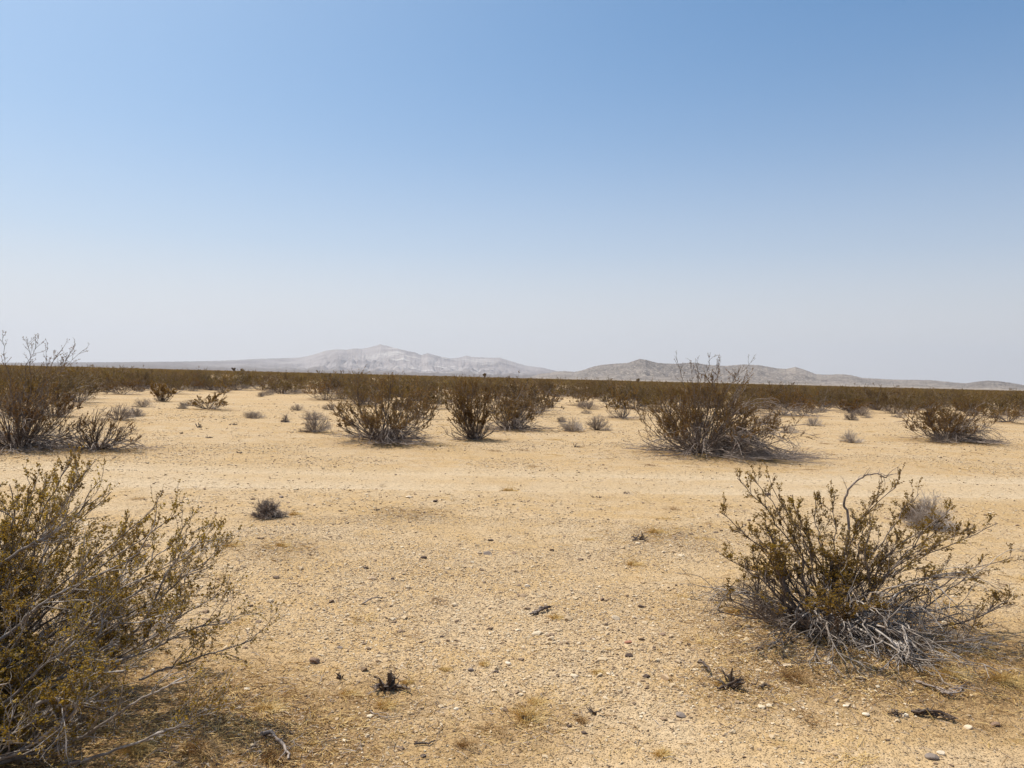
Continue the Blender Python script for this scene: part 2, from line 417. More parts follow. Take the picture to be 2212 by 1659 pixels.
# ------------------------------------------------------------------ plants to be placed, read off the photograph (2212 wide frame)
# kind, base x, base y, left x, right x, top y, options, label
PLANTS = [
 ('creosote', 1785, 1368, 1530, 2125, 1135, dict(seed=5, hero=2, skirts=38, dense=0.85, tall_px=[(1592, 1045), (1628, 1048), (1664, 1058), (1556, 1120), (1712, 1082), (1762, 1085), (1800, 1100), (1900, 1080), (1935, 1066), (1985, 1078), (2052, 1112), (2105, 1150), (2155, 1142), (1545, 1200), (2190, 1215), (1875, 1120)]), 'twiggy olive creosote bush with bare grey roots in the near right foreground'),
 ('creosote', -35, 1505, -420, 430, 1095, dict(seed=8, hero=3, skirts=14, dense=0.9, ry=1.0, tall_px=[(150, 1028), (205, 1018), (172, 1050), (110, 1062), (240, 1085), (20, 1072), (62, 1098), (332, 1125), (395, 1130), (436, 1162), (458, 1195), (300, 1160), (-40, 1060), (410, 1215), (450, 1250)]), 'large olive-brown creosote bush with silvery branches cut by the left edge of the near foreground'),
 ('creosote', 40, 972, -110, 172, 834, dict(seed=21, hero=1, skirts=60, tall_px=[(8, 730), (60, 738), (78, 746), (104, 758), (140, 753), (163, 752), (182, 762), (150, 775)], dense=1.0, leaf=0.42), 'tall dense creosote bush whose thin tips rise above the horizon at the far left'),
 ('creosote', 215, 975, 118, 302, 884, dict(seed=22, hero=1, skirts=16, dense=0.55, leaf=0.25), 'low open bush of dark bare stems on sand before the tall left bush'),
 ('creosote', 828, 955, 716, 932, 818, dict(seed=23, hero=1, skirts=46), 'wide rounded creosote bush left of centre with drooping grey side branches'),
 ('creosote', 1027, 950, 962, 1078, 826, dict(seed=24, hero=1, skirts=5, dense=1.1), 'upright fan-shaped creosote bush nearest the picture centre'),
 ('creosote', 1105, 930, 1045, 1180, 836, dict(seed=25, hero=1, skirts=40, dense=0.9), 'creosote bush with drooping grey limbs just right of the fan-shaped one'),
 ('creosote', 1512, 985, 1385, 1690, 815, dict(seed=26, hero=1, skirts=150, tall_px=[(1462, 783), (1492, 796), (1506, 792), (1532, 787), (1548, 784), (1598, 802), (1632, 782)], dense=1.4, slope=1), 'biggest middle-distance bush, grey branches trailing right, tips above the hills'),
 ('creosote', 2045, 955, 1946, 2130, 866, dict(seed=27, hero=1, skirts=80, dense=0.9, slope=1), 'creosote bush with long grey dead limbs trailing right along the sand on the right'),
 ('creosote', 705, 864, 658, 765, 806, dict(seed=31), 'dense brown creosote bush up behind the wide rounded bush'),
 ('creosote', 900, 905, 855, 930, 842, dict(seed=32), 'creosote bush half hidden behind the right side of the wide rounded bush'),
 ('creosote', 355, 868, 329, 382, 828, dict(seed=33, dense=1.2), 'small compact leafy bush alone on sand, left one of a near pair'),
 ('creosote', 452, 885, 412, 496, 842, dict(seed=34), 'small spreading leafy bush right of the compact leafy one'),
 ('creosote', 262, 852, 222, 306, 806, dict(seed=35), 'brown bush at the sand edge left of the small leafy pair'),
 ('creosote', 187, 852, 172, 206, 812, dict(seed=36), 'narrow upright brown bush above the low open bush'),
 ('creosote', 480, 848, 455, 505, 802, dict(seed=37), 'brown bush behind the small spreading leafy bush'),
 ('creosote', 415, 845, 395, 440, 806, dict(seed=38), 'thin brown bush between and behind the small leafy pair'),
 ('creosote', 570, 843, 530, 612, 808, dict(seed=39), 'wide low brown bush above the small pale tuft left of the sandy lane'),
 ('creosote', 1190, 880, 1163, 1216, 832, dict(seed=40), 'upright brown bush behind the drooping bush right of centre'),
 ('creosote', 1250, 876, 1222, 1302, 838, dict(seed=41, skirts=10, dense=0.7), 'open grey-stemmed bush above the pair of round grey bushes'),
 ('creosote', 1345, 905, 1311, 1404, 835, dict(seed=42, skirts=26), 'dense creosote bush on the left flank of the biggest middle-distance bush'),
 ('creosote', 1690, 900, 1622, 1745, 832, dict(seed=43, skirts=40), 'grey tangled creosote bush behind the right side of the biggest middle-distance bush'),
 ('creosote', 1732, 898, 1700, 1790, 842, dict(seed=44, skirts=16, dense=0.7), 'bare-stemmed bush right behind the tangled grey creosote bush'),
 ('creosote', 2178, 915, 2120, 2260, 868, dict(seed=45, skirts=20), 'brown bush cut by the right edge above the pale sand'),
 ('creosote', 1100, 880, 1075, 1140, 830, dict(seed=46), 'brown bush showing between the fan-shaped bush and its drooping neighbour'),
 ('creosote', 940, 872, 905, 985, 830, dict(seed=47, skirts=16), 'low grey-stemmed bush in the gap between the two central bushes'),
 ('creosote', 1845, 893, 1820, 1885, 862, dict(seed=48, skirts=20, dense=0.5), 'low sprawling bush of bare twigs behind the dark grey round bush'),
 ('creosote', 120, 900, 95, 165, 842, dict(seed=49), 'brown bush on the right flank of the tall left bush'),
 ('creosote', 30, 890, -20, 80, 830, dict(seed=50), 'brown bush behind the tall left bush at the edge'),
 ('creosote', 1925, 880, 1880, 1960, 850, dict(seed=51), 'olive bush just left behind the bush with long trailing limbs'),
 ('creosote', 2110, 880, 2085, 2150, 848, dict(seed=52), 'dark olive bush just right behind the bush with long trailing limbs'),
 ('grey', 680, 934, 646, 712, 888, dict(seed=61, col='grey'), 'round grey twiggy bush left of the wide rounded bush'),
 ('grey', 643, 887, 627, 660, 873, dict(seed=62, col='grey'), 'small low grey tuft on sand above the round grey twiggy bush'),
 ('grey', 713, 886, 697, 730, 870, dict(seed=63, col='grey'), 'small grey tuft touching the left of the wide rounded bush'),
 ('grey', 617, 912, 609, 627, 893, dict(seed=64, col='brown'), 'tiny upright brown tuft left of the round grey twiggy bush'),
 ('grey', 565, 857, 554, 576, 846, dict(seed=65, col='grey'), 'tiny pale grey tuft at the head of the sandy lane'),
 ('grey', 395, 883, 383, 406, 867, dict(seed=66, col='grey'), 'tiny grey tuft between the small leafy pair'),
 ('grey', 255, 908, 214, 290, 876, dict(seed=67, col='brown'), 'low brown-grey twiggy bush behind the low open bush'),
 ('grey', 294, 900, 277, 312, 878, dict(seed=68, col='brown'), 'small brown tuft right behind the low open bush'),
 ('grey', 1238, 932, 1208, 1262, 898, dict(seed=69, col='silver'), 'pale grey round bush, left of the round pair right of centre'),
 ('grey', 1290, 930, 1263, 1318, 898, dict(seed=70, col='grey'), 'darker grey round bush, right of the round pair right of centre'),
 ('grey', 1212, 912, 1202, 1224, 896, dict(seed=71, col='brown'), 'tiny brown tuft touching the left of the pale grey round bush'),
 ('grey', 1270, 884, 1240, 1300, 866, dict(seed=72, col='grey'), 'low flat grey bush under the open grey-stemmed bush'),
 ('grey', 1757, 920, 1738, 1776, 900, dict(seed=73, col='silver'), 'small silvery round bush right of the biggest middle-distance bush'),
 ('grey', 1705, 936, 1682, 1722, 918, dict(seed=74, col='silver'), 'small sparse pale bush at the tip of the trailing grey branches'),
 ('grey', 1838, 956, 1816, 1862, 928, dict(seed=75, col='silver'), 'small pale pinkish-grey bush alone on the sand at right'),
 ('grey', 1862, 898, 1838, 1884, 878, dict(seed=76, col='grey'), 'dark grey round bush, upper one of two touching on the right'),
 ('grey', 1838, 908, 1824, 1852, 888, dict(seed=77, col='brown'), 'small brown-grey tuft, lower one of two touching on the right'),
 ('grey', 2030, 958, 2008, 2052, 932, dict(seed=78, col='grey'), 'small grey tuft in front of the bush with long trailing limbs'),
 ('grey', 2010, 1142, 1966, 2056, 1066, dict(seed=79, col='silver'), 'silvery feathery bush behind the right foreground bush'),
 ('grey', 1975, 1122, 1948, 2002, 1072, dict(seed=80, col='olive'), 'small olive twiggy bush touching the left of the silvery feathery bush'),
 ('grey', 580, 1118, 547, 614, 1078, dict(seed=81, col='char', flat=1), 'small dark dead bush on a little mound beside the track'),
 ('grey', 140, 892, 118, 158, 878, dict(seed=82, col='grey'), 'flat grey tuft right of the tall left bush'),
 ('grey', 1925, 870, 1915, 1945, 858, dict(seed=83, col='silver'), 'pale low tuft at the foot of the scrub belt on the right'),
]
for px, py, r_, s_ in [(300, 1625, 0.55, 1.0), (520, 1585, 0.30, 0.9), (620, 1640, 0.26, 0.9), (430, 1560, 0.4, 0.9), (1900, 1440, 0.45, 0.7), (2100, 1440, 0.6, 0.9), (1120, 1565, 0.24, 0.6), (1010, 1610, 0.16, 0.7), (830, 1500, 0.22, 0.6), (1570, 1490, 0.24, 0.6), (1420, 1160, 0.3, 0.7), (600, 1185, 0.3, 0.6), (1700, 1420, 0.35, 0.7), (870, 1110, 0.35, 0.5)]:
    x_, y_ = gp(px, py); MOUNDS.append((x_, y_, r_ * 1.0, s_))
# scatter of further shrubs on the plain, each one an object; their seat is chosen here so that the soil can gather under them
near_xy = [gp(p[1], p[2]) for p in PLANTS]
for p, (x, y) in zip(PLANTS, near_xy):
    w = (p[4] - p[3]) * mpp(y) / 2
    if p[0] == 'creosote': MOUNDS.append((x, y, w * 0.8, 1.0))
    else: MOUNDS.append((x, y, w * 1.1, 0.8 if p[6].get('flat') else 0.5))
SCATTER = []
for i, (px, py) in enumerate([(760, 850), (800, 862), (870, 858), (980, 850), (1010, 868), (1060, 860), (1140, 862), (1170, 850), (1220, 855), (1290, 858), (1400, 872), (1440, 866), (1560, 880), (1610, 878), (1650, 872), (1780, 878), (1810, 868), (1900, 866), (1960, 872), (2000, 868), (2080, 872), (2190, 882), (2150, 868), (60, 870), (150, 862), (320, 838), (540, 835), (620, 832), (90, 850), (735, 842), (835, 846), (925, 852), (690, 838), (215, 842), (440, 832), (500, 836), (20, 860), (360, 832)]):
    x_, y_ = gp(px, py); SCATTER.append((x_, y_, 0.85 + 0.3 * ((i * 37 % 11) / 11), i * 1.7, i % 6))
for i, (px, py, s_) in enumerate([(690, 850, 1.2), (738, 862, 1.15), (790, 874, 1.1), (872, 880, 1.1), (935, 884, 0.8), (1130, 885, 1.15), (1160, 895, 0.9), (1012, 880, 1.1), (1075, 893, 0.95), (1330, 880, 1.15), (1370, 884, 1.1), (1432, 890, 1.0), (1602, 895, 1.0), (1660, 884, 1.15), (1790, 880, 0.9), (1962, 893, 0.9), (2100, 898, 1.0), (2150, 903, 0.9), (2000, 883, 1.1), (42, 900, 1.0), (108, 875, 1.1), (168, 870, 1.0), (240, 841, 1.15), (300, 843, 1.1), (392, 842, 1.15), (512, 843, 1.15), (560, 832, 1.2), (655, 838, 1.2), (715, 836, 1.3), (770, 838, 1.3), (1240, 850, 1.3), (1290, 846, 1.2), (1195, 856, 1.2), (1480, 868, 1.1), (1700, 868, 1.15), (1750, 862, 1.1)]):
    x_, y_ = gp(px, py); SCATTER.append((x_, y_, s_ * 0.98, i * 2.3 + 1, (i * 5 + 2) % 6))
rs = np.random.default_rng(77)
tries = 0
def sand_lane(x, y):               # sandy clearings with few shrubs
    n = fbm(np.array([x / 16.0 + 3.3]), np.array([y / 22.0 + 8.1]), 50, 2)[0]
    return n
while len(SCATTER) < 268 and tries < 60000:
    tries += 1
    y = math.sqrt(rs.uniform(24.0 ** 2, 78.0 ** 2)); x = rs.uniform(-0.80, 0.80) * y
    if y < 36 and abs(x) < 0.68 * y: continue
    keep = 0.22 + 0.78 * min(1, max(0, (y - 34) / 22))
    lane = sand_lane(x, y)
    if lane > 0.51: keep *= 0.12 if y < 62 else 0.3
    if rs.random() > keep: continue
    if any((x - a) ** 2 + (y - b) ** 2 < 3.0 for a, b, *_ in SCATTER): continue
    if any((x - a) ** 2 + (y - b) ** 2 < 7.0 for a, b in near_xy): continue
    SCATTER.append((x, y, rs.uniform(0.8, 1.15) * (0.8 if y < 36 else 1.0), rs.uniform(0, 6.28), int(rs.integers(0, 6))))
for x, y, s, r, k in SCATTER: MOUNDS.append((x, y, 0.9 * s, 0.6))

# ------------------------------------------------------------------ ground and track
def build_ground():
    radii = np.concatenate([[0.0], np.geomspace(0.4, 42000.0, 860)])
    ang = np.concatenate([np.arange(-52, 52, 0.27), np.arange(52, 308, 3.0)])
    ang = np.radians(ang)
    Rg, Ag = np.meshgrid(radii, ang, indexing='ij')
    X, Y = Rg * np.sin(Ag), Rg * np.cos(Ag)
    Z = gh(X, Y)
    Z = np.where(Rg > 300, Z * 0 , Z)
    duff = np.zeros_like(X)
    for mx, my, mr, ms in MOUNDS:
        m = (np.abs(X - mx) < mr * 3) & (np.abs(Y - my) < mr * 3)
        if not m.any(): continue
        duff[m] += ms * 0.95 * np.exp(-(((X[m] - mx - 0.15 * mr) ** 2 + (Y[m] - my) ** 2) / (mr * 1.3) ** 2))
    n = fbm(X / 0.9, Y / 0.9, 71, 3)
    duff = np.clip(duff * (0.5 + n), 0, 1)
    dd = Y - track_centre(X); lanes = np.exp(-((dd - 0.85) / 0.38) ** 2) + np.exp(-((dd + 0.85) / 0.38) ** 2)
    trk = track_w(X, Y) * np.clip((0.15 + 1.0 * fbm(X / 2.5, Y / 0.6, 88, 3)) * (0.55 + 0.75 * lanes), 0, 1)
    na, nr = len(ang), len(radii)
    idx = np.arange(nr * na).reshape(nr, na)
    A = idx[:-1, :]; B = np.roll(A, -1, 1); D = idx[1:, :]; C = np.roll(D, -1, 1)
    F = np.stack([A, D, C, B], -1).reshape(-1, 4)
    V = np.stack([X, Y, Z], -1).reshape(-1, 3)
    fc = V[F].mean(1)
    on = (np.abs(fc[:, 1] - track_centre(fc[:, 0])) < 1.5) & (np.abs(fc[:, 0]) < 60)
    for nm, sel in (('ground', ~on), ('dirt_track', on)):
        f = F[sel]; u, inv = np.unique(f, return_inverse=True)
        me = mesh(nm, V[u], inv.reshape(-1, 4), [M_SOIL], smooth=True, attrs={'duff': duff.ravel()[u], 'track': trk.ravel()[u]})
        o = link(bpy.data.objects.new(nm, me)); o['kind'] = 'structure'
build_ground()

# ------------------------------------------------------------------ the hills on the horizon
SKY_L = [(-420, 782), (-100, 783), (0, 783.5), (200, 782.5), (400, 781), (480, 779), (560, 775), (603, 774), (647, 772.5), (665, 769), (680, 765), (703, 757.5), (727, 754.5), (747, 755.5), (767, 752.5), (783, 753.5), (803, 749), (822, 743.5), (832, 746), (843, 749), (870, 756), (897, 761.5), (910, 767), (923, 763), (937, 766.5), (957, 771.5), (973, 774), (990, 773), (1008, 768), (1018, 771), (1050, 772.5), (1080, 773), (1103, 780), (1137, 790), (1170, 794), (1207, 802.5), (1240, 808), (1330, 816)]
SKY_R = [(1130, 812), (1190, 805), (1207, 802), (1222, 801.5), (1240, 803.5), (1257, 800), (1281, 792), (1301, 788), (1331, 785.5), (1356, 784), (1368, 780), (1382, 775.5), (1395, 777), (1420, 784), (1455, 786), (1480, 784), (1497, 783), (1529, 788), (1567, 790.5), (1594, 788), (1609, 787), (1641, 789), (1678, 795.5), (1698, 797), (1718, 792.5), (1733, 797), (1756, 805.5), (1762, 808), (1787, 809.5), (1814, 808), (1837, 810), (1861, 816), (1911, 819), (1936, 820), (2010, 821), (2035, 823.5), (2060, 826), (2085, 828), (2109, 824.5), (2134, 822), (2159, 823.5), (2184, 827), (2212, 832), (2400, 838), (2700, 846)]

def hills(name, sky_pts, r0, D, r1, mat, seed, rough, spur, p_exp, foot, nu=900, nv=150):
    pts = []
    for x, y in sky_pts:
        d = ray(x, y); pts.append((math.atan2(d[0], d[1]), d[2] / math.hypot(d[0], d[1])))
    az = np.array([a for a, _ in pts]); te = np.array([t for _, t in pts])
    A = np.linspace(az[0], az[-1], nu)
    T = np.interp(A, az, te)
    T = T + (fbm(A * 900, A * 0, seed + 40, 3) - 0.5) * 0.0006
    Dd = D * (1 + 0.10 * (fbm(A * 9, A * 0 + 3, seed, 3) - 0.5) * 2)
    Hr = np.maximum(T * Dd + EYE, 2.0)
    end = np.clip(np.minimum((A - A[0]) / 0.02, (A[-1] - A) / 0.02), 0, 1)
    v = np.concatenate([np.linspace(0, 1, int(nv * 0.75)), 1 + np.linspace(0.02, 1, nv - int(nv * 0.75))])
    V = []; W = []; FT = []; dw = ray(930, 780); AW = math.atan2(dw[0], dw[1])
    for vv in v:
        if vv <= 1: r = r0 + (Dd - r0) * vv; prof = np.full_like(A, vv ** p_exp)
        else: r = Dd + (r1 - Dd) * (vv - 1); prof = np.full_like(A, max(0.0, 1 - (vv - 1)) ** 1.4)
        x, y = r * np.sin(A), r * np.cos(A)
        n = fbm(A * spur + 0.0008 * x, r / (D * 0.11), seed + 5, 5)
        rid = 1 - np.abs(2 * n - 1)                        # ridged spurs and gullies
        n2 = fbm(x / (D * 0.02), y / (D * 0.02), seed + 9, 4)
        edge = min(1.0, abs(vv - 1) / 0.35)
        dent = rough * edge * (0.75 * rid + 0.35 * n2)
        z = Hr * prof * np.clip(1 - dent, 0.05, 1) * end
        V.append(np.stack([x, y, z - 3.0 * (1 - min(vv * 12, 1))], -1)); 
        wn = fbm(x / (D * 0.03), y / (D * 0.012), seed + 77, 4)
        W.append(np.clip((wn - 0.60) * 9, 0, 1) * np.clip((prof - 0.25) * 8, 0, 1) * np.exp(-((A - AW) / 0.075) ** 2)); FT.append(np.clip(1.6 - Hr * prof / (D * foot), 0, 1))
    V = np.array(V).reshape(-1, 3)
    n_v = len(v); idx = np.arange(n_v * nu).reshape(n_v, nu)
    F = np.stack([idx[:-1, :-1], idx[:-1, 1:], idx[1:, 1:], idx[1:, :-1]], -1).reshape(-1, 4)
    me = mesh(name, V, F, [mat], smooth=True, attrs={'white': np.array(W).ravel(), 'foot': np.array(FT).ravel()})
    o = link(bpy.data.objects.new(name, me)); o['kind'] = 'structure'
    return o

M_MT = hill_material('far_mountain_rock', [(0.155, 0.13, 0.125), (0.245, 0.21, 0.20), (0.335, 0.295, 0.28)], 0.25, 0.03, [(0.12, 0.09, 0.07), (0.3, 0.24, 0.19), (0.5, 0.43, 0.36)], (0.50, 0.46, 0.42), (0.105, 0.078, 0.062))
M_HR = hill_material('speckled_hill', [(0.085, 0.068, 0.058), (0.145, 0.12, 0.104), (0.24, 0.20, 0.172)], 0.8, 0.075, [(0.06, 0.048, 0.038), (0.20, 0.168, 0.14), (0.46, 0.40, 0.33)], None, (0.26, 0.21, 0.165))
hills('mountain_range', SKY_L, 7200, 12500, 16000, M_MT, 4, 0.8, 44, 1.35, 0.0085, 1500, 260)
hills('hills', SKY_R, 2600, 5200, 7000, M_HR, 17, 0.65, 44, 1.25, 0.002, 1500, 260)

# ------------------------------------------------------------------ haze over the plain
def haze():
    x0, x1, y0, y1, z0, z1 = -21000, 21000, -600, 17500, -5.0, 900.0
    V = [(x, y, z) for x in (x0, x1) for y in (y0, y1) for z in (z0, z1)]
    F = [(0, 1, 3, 2), (4, 6, 7, 5), (0, 4, 5, 1), (2, 3, 7, 6), (0, 2, 6, 4), (1, 5, 7, 3)]
    m = bpy.data.materials.new('haze_air'); m.use_nodes = True; nt = m.node_tree
    nt.nodes.remove(nt.nodes['Principled BSDF'])
    pv = node(nt, 'ShaderNodeVolumePrincipled')
    pv.inputs['Color'].default_value = (0.86, 0.90, 1.0, 1)
    pv.inputs['Density'].default_value = HAZE
    pv.inputs['Anisotropy'].default_value = 0.25
    nt.links.new(pv.outputs[0], nt.nodes['Material Output'].inputs['Volume'])
    o = link(bpy.data.objects.new('haze', mesh('haze', V, np.array(F), [m]))); o['kind'] = 'stuff'
HAZE = 4.2e-5
haze()

# ------------------------------------------------------------------ creosote bushes
def stems_env(rng, n, H, RL, RR, RY, tmin, tmax, power=1.0):
    tilt = tmin + (tmax - tmin) * rng.random(n) ** power
    az = rng.uniform(0, 2 * math.pi, n)
    hx = np.where(np.cos(az) > 0, RR, RL)
    R = 1.0 / np.sqrt((np.cos(az) / hx) ** 2 + (np.sin(az) / RY) ** 2)
    L = 1.0 / np.sqrt((np.cos(tilt) / H) ** 2 + (np.sin(tilt) / R) ** 2)
    d = np.stack([np.sin(tilt) * np.cos(az), np.sin(tilt) * np.sin(az), np.cos(tilt)], -1)
    return d, L, az, tilt

def creosote_geo(H, RL, RR, seed, hero=0, ry=None, skirts=6, dense=1.0, tall=None, leaf=1.0, slope=0, leaf_mat=None):
    """stems, foliage and dead skirt branches; returns three Geo"""
    rng = np.random.default_rng(seed)
    RY = ry if ry else (RL + RR) * 0.45
    size = (H + RL + RR) / 3
    st, fo, de = Geo(), Geo(), Geo()
    n1 = int({0: 26, 1: 54, 2: 52, 3: 74}[hero] * dense)
    d, L, az, tilt = stems_env(rng, n1, H, RL, RR, RY, 0.06, 1.32, 0.72)
    L = L * rng.uniform(0.62, 1.0, n1) * (0.62 + 0.62 * vnoise(az * 1.6 + seed, tilt * 2.2 + seed * 0.37, seed))
    lift = 0.15 + 0.55 * (tilt > 0.7)
    d2 = d.copy(); d2[:, 2] -= lift * 0.35
    base = np.stack([d[:, 0], d[:, 1], np.zeros(n1)], -1) * (0.05 + 0.10 * size) * rng.uniform(0.1, 1, (n1, 1))
    base[:, 0] += rng.normal(0, 0.05 * size, n1); base[:, 2] = -0.02
    K1 = (6, 9, 12, 13)[hero]
    r1 = {0: 0.010, 1: 0.012, 2: 0.0085, 3: 0.0085}[hero]
    P1 = grow(rng, base, d2, L * 0.98, K1, 0.10 if hero < 2 else 0.13, lift)
    th = rng.uniform(0.6, 1.25, n1)[:, None]
    R1 = r1 * th * np.linspace(1, 0.30, K1)[None]
    st.add(*tubes(P1, R1, 3 if hero == 0 else 5))
    a, dd, par, t = sprout(rng, P1, {0: 5, 1: 7, 2: 7, 3: 8}[hero], 0.22, 0.96, 0.3, 0.85)
    dd[:, 2] += 0.25
    L2 = L[par] * rng.uniform(0.22, 0.42, len(par)) * (1.15 - 0.5 * t)
    K2 = (4, 5, 7, 8)[hero]
    P2 = grow(rng, a, dd, L2, K2, 0.12 if hero < 2 else 0.17, 0.3)
    R2 = r1 * 0.42 * rng.uniform(0.7, 1.1, (len(par), 1)) * np.linspace(1, 0.35, K2)[None]
    st.add(*tubes(P2, R2, 3 if hero < 2 else 4))
    a, dd, par3, t3 = sprout(rng, P2, {0: 4, 1: 5, 2: 4, 3: 5}[hero], 0.2, 1.0, 0.3, 0.9)
    L3 = np.clip(L2[par3] * rng.uniform(0.3, 0.6, len(par3)), 0.04, 0.30)
    K3 = (3, 3, 5, 5)[hero]
    P3 = grow(rng, a, dd + np.array([0, 0, 0.2]), L3, K3, 0.16, 0.3)
    R3_ = r1 * 0.2 * np.ones((len(par3), 1)) * np.linspace(1, 0.5, K3)[None] * rng.uniform(0.8, 1.2, (len(par3), 1))
    st.add(*tubes(P3, np.maximum(R3_, 0.0010), 3))
    tips = [P3]
    if hero >= 2:
        a, dd, par4, t4 = sprout(rng, P3, 4 if hero == 2 else 4, 0.15, 1.0, 0.4, 1.0)
        P4 = grow(rng, a, dd, rng.uniform(0.018, 0.05, len(a)), 3, 0.15, 0.2)
        st.add(*tubes(P4, np.full((len(a), 3), 0.0008), 3))
        tips = [P4, P3]
    # leaves: clumpy, missing on the low inner parts
    for P, n in zip(tips, {0: [11], 1: [26], 2: [8, 4], 3: [11, 6]}[hero]):
        root = P[:, 0]
        e = np.sqrt((root[:, 0] / np.where(root[:, 0] > 0, RR, RL)) ** 2 + (root[:, 1] / RY) ** 2 + (root[:, 2] / H) ** 2)
        cl = fbm(root[:, 0] / 0.16 + 50 + root[:, 2] * 3, root[:, 1] / 0.16 + 9 + root[:, 2] * 4, seed, 2)
        w = (e > 0.42) & (root[:, 2] > {0: 0.18, 1: 0.18, 2: 0.30, 3: 0.12}[hero] * H) & (cl + 0.35 * e * leaf > {0: 0.38, 1: 0.44, 2: 0.56, 3: 0.49}[hero]) 
        if leaf < 1: w &= rng.random(len(w)) < leaf
        Pq = P[w]
        if not len(Pq): continue
        a, dd, _, _ = sprout(rng, Pq, n, 0.15, 1.0, 0.4, 1.1)
        ls = {0: 0.034, 1: 0.0165, 2: 0.0096, 3: 0.0092}[hero]
        fo.add(*leaf_quads(rng, a, dd, ls, 0.40 if hero else 0.34))
    # stretch the crown so that it fills its outline
    A = np.concatenate(st.V)
    fx1 = RR / max(np.percentile(A[:, 0], 99.7), 0.05); fx0 = RL / max(-np.percentile(A[:, 0], 0.3), 0.05)
    fz = H / np.percentile(A[:, 2], 99.7); fy = RY * 2 / (np.percentile(A[:, 1], 99.7) - np.percentile(A[:, 1], 0.3))
    for g_ in (st, fo):
        for i_, v_ in enumerate(g_.V):
            g_.V[i_] = np.stack([v_[:, 0] * np.where(v_[:, 0] > 0, fx1, fx0), v_[:, 1] * fy, v_[:, 2] * fz], -1)
    # each bush leans its own way
    lx, ly = rng.normal(0, 0.13, 2) if hero < 2 else (0.0, 0.0)
    for g_ in (st, fo):
        for v_ in g_.V: v_[:, 0] += lx * v_[:, 2]; v_[:, 1] += ly * v_[:, 2]
    # tall thin shoots above the crown
    if tall:
        tp = np.array(tall); nt_ = len(tp)
        u = np.linspace(0, 1, 18)[None, :, None]
        Pt = tp[:, None, :] * (u ** np.array([1.25, 1.25, 0.9]))
        wv = np.cumsum(rng.normal(0, 0.012 if hero >= 2 else 0.022, (nt_, 18, 3)), 1); Pt = Pt + (wv - wv[:, -1:] * u) * np.array([1, 1, 0.3])
        st.add(*tubes(Pt, (0.6 if hero >= 2 else 0.8) * np.linspace(0.011, 0.0035, 18)[None] * np.ones((nt_, 1)), 5))
        near = hero >= 2
        a, dd, par, t = sprout(rng, Pt, 16 if near else 9, 0.4 if near else 0.66, 1.0, 0.3, 0.8)
        Pb = grow(rng, a, dd + np.array([0, 0, 0.35]), rng.uniform(0.05, 0.17, len(a)) if near else rng.uniform(0.10, 0.26, len(a)), 6, 0.17, 0.2)
        st.add(*tubes(Pb, (0.5 if near else 1.0) * np.linspace(0.0038, 0.0022, 6)[None] * np.ones((len(a), 1)), 3))
        a, dd, par, t = sprout(rng, Pb, 8 if near else 4, 0.3, 1.0, 0.3, 0.9)
        Pc = grow(rng, a, dd + np.array([0, 0, 0.2]), rng.uniform(0.015, 0.05, len(a)) if near else rng.uniform(0.03, 0.07, len(a)), 3, 0.15, 0.2)
        st.add(*tubes(Pc, np.full((len(a), 3), 0.0008 if near else 0.0015), 3))
        a, dd, _, _ = sprout(rng, Pc, 7 if near else 2, 0.2, 1.0, 0.3, 1.0)
        fo.add(*leaf_quads(rng, a, dd, 0.0098 if near else 0.017, 0.42))
    # dead skirt: arching, falling, leafless
    if skirts:
        n = skirts
        az = rng.uniform(0, 2 * math.pi, n)
        if slope: az = np.where(rng.random(n) < 0.72, rng.normal(-0.25, 0.45, n), az)
        tl = rng.uniform(0.85, 1.45, n) if hero >= 2 else rng.uniform(0.45, 1.4, n)
        hx = np.where(np.cos(az) > 0, RR, RL)
        R = 1.0 / np.sqrt((np.cos(az) / hx) ** 2 + (np.sin(az) / RY) ** 2)
        dz = np.stack([np.sin(tl) * np.cos(az), np.sin(tl) * np.sin(az), np.cos(tl)], -1)
        Ls = R * rng.uniform(0.55, 1.12, n)
        b0 = np.stack([dz[:, 0], dz[:, 1], np.zeros(n)], -1) * 0.1 * size; b0[:, 2] = 0.02
        Kd = 12 if hero >= 2 else 8
        Pd = grow(rng, b0, dz, Ls * (1.0 if hero >= 2 else 1.25), Kd, 0.13, -0.75 if hero >= 2 else rng.uniform(-2.3, -0.9, n))
        rd = 0.0085 if hero >= 2 else (0.012 if hero else 0.010)
        de.add(*tubes(Pd, rd * np.linspace(1, 0.35, Kd)[None] * rng.uniform(0.6, 1.3, (n, 1)), 4 if hero else 3))
        a, dd, par, t = sprout(rng, Pd, 7 if hero else 4, 0.15, 1.0, 0.3, 0.9)
        Pe = grow(rng, a, dd, Ls[par] * rng.uniform(0.15, 0.42, len(a)), 6, 0.17, -0.5)
        de.add(*tubes(Pe, rd * 0.42 * np.linspace(1, 0.4, 6)[None] * np.ones((len(a), 1)), 3))
        if hero:
            a, dd, par, t = sprout(rng, Pe, 3, 0.2, 1.0, 0.4, 1.0)
            Pf = grow(rng, a, dd, rng.uniform(0.04, 0.16, len(a)), 4, 0.2, -0.3)
            de.add(*tubes(Pf, np.full((len(a), 4), rd * 0.18), 3))
    return st, fo, de

